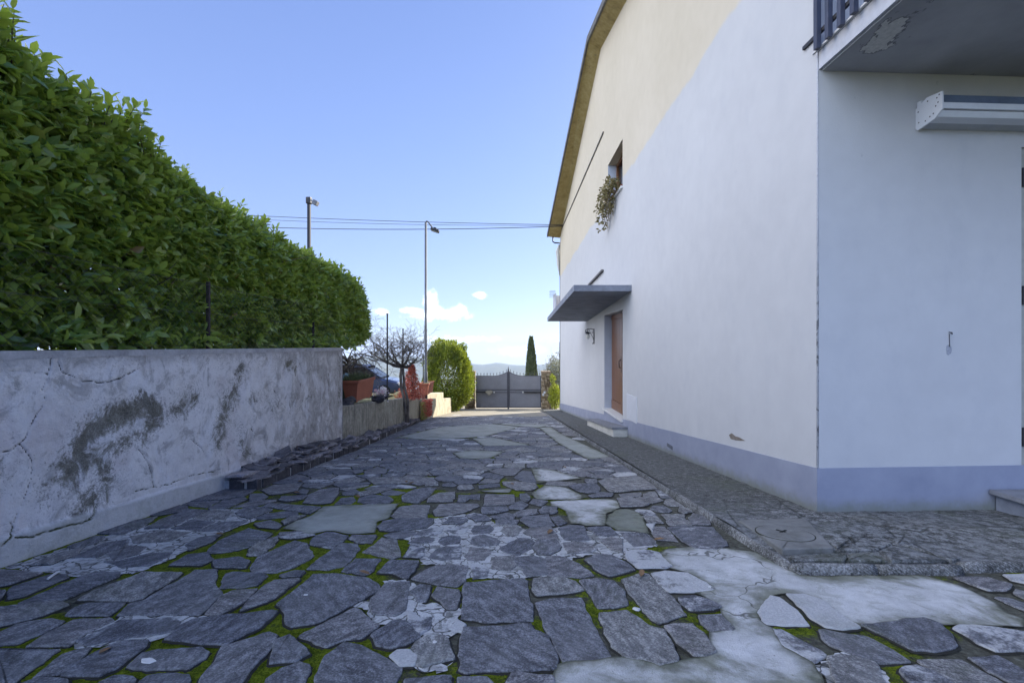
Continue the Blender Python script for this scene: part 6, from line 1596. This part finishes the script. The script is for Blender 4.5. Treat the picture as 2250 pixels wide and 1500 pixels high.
# fair-weather clouds: a few low ones ahead, an added unseen bright bank behind the camera and to the left
u = q.math('DIVIDE', x[0], q.math('MAXIMUM', x[1], .05)); v = q.math('DIVIDE', x[2], q.math('MAXIMUM', x[1], .05)); front = q.ss(x[1], .1, .3)
uv = q.comb(u, v, 0); n1 = q.noise(26, 5, .6, uv); n2 = q.noise(90, 3, .6, uv)
def puff(px, py, rx, ry):
    du = q.math('DIVIDE', q.math('SUBTRACT', u, (px-1120)/1000), rx/1000); dv = q.math('DIVIDE', q.math('SUBTRACT', v, (760-py)/1000), ry/1000)
    return q.math('SUBTRACT', 1, q.math('SQRT', q.math('ADD', q.math('MULTIPLY', du, du), q.math('MULTIPLY', dv, dv))))
m = None
for a in ((965, 690, 62, 19), (945, 664, 22, 26), (1010, 680, 18, 16), (905, 682, 30, 10), (1053, 649, 20, 9), (836, 684, 24, 10), (960, 694, 130, 24), (1000, 745, 190, 16), (1140, 770, 150, 22)):
    k = puff(*a)
    if a[0] == 1140: k = q.math('SUBTRACT', k, .3)
    if a[2] > 100 and a[0] != 1140: k = q.math('SUBTRACT', k, .45)
    m = k if m is None else q.math('MAXIMUM', m, k)
cl = q.math('ADD', m, q.math('ADD', q.math('MULTIPLY', q.math('SUBTRACT', n1, .5), 1.8), q.math('MULTIPLY', q.math('SUBTRACT', n2, .5), .9)))
cl = q.math('MULTIPLY', q.ss(cl, .0, .95), front)
col = q.mix(q.math('MULTIPLY', cl, .8), col, CLOUD)
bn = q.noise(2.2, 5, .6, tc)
skyfill = q.math('MULTIPLY', q.math('MULTIPLY', q.ss(x[1], .1, -.35), q.ss(x[2], 1.05, .55)), q.ss(bn, .3, .6))
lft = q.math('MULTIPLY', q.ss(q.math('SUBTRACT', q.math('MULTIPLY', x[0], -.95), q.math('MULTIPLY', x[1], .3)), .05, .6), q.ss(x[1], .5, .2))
skyfill = q.math('MULTIPLY', q.math('MULTIPLY', lft, q.ss(x[2], 1.05, .7)), q.ss(bn, .2, .5))
col = q.mix(q.math('MULTIPLY', skyfill, SKYFILL), col, SKYFILLC)  # fill light put into the sky out of frame, to lift the shaded walls
col = q.mix(q.ss(x[1], .1, -.6), col, (.62, .78, 1.05), 'MULTIPLY')  # unseen sky behind made dimmer and bluer, to cool the front wall
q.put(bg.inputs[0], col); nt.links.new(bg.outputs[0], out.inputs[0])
sun = bpy.data.lights.new('sun', 'SUN'); sun.energy = SUN; sun.angle = R(.53); sun.color = (1, .93, .82)
so = bpy.data.objects.new('sun', sun); COL.objects.link(so)
sd = Vector((math.sin(R(AZ))*math.cos(R(EL)), math.cos(R(AZ))*math.cos(R(EL)), math.sin(R(EL)))); so.rotation_euler = sd.to_track_quat('Z', 'Y').to_euler(); so.location = sd*60
cam = bpy.data.cameras.new('camera'); co = bpy.data.objects.new('camera', cam); COL.objects.link(co); co.location = (0, 0, EYE); co.rotation_euler = (R(90), 0, 0)
cam.sensor_width = 36; cam.lens = 16; cam.shift_x = 5/2250; cam.shift_y = 10/2250; cam.clip_start = .05; cam.clip_end = 20000
S.camera = co
S.view_settings.view_transform = 'Standard'; S.view_settings.look = 'None'; S.view_settings.exposure = EXPO; S.view_settings.gamma = 1
S.cycles.use_adaptive_sampling = True; S.cycles.max_bounces = 8; S.cycles.diffuse_bounces = 4; S.cycles.use_denoising = True
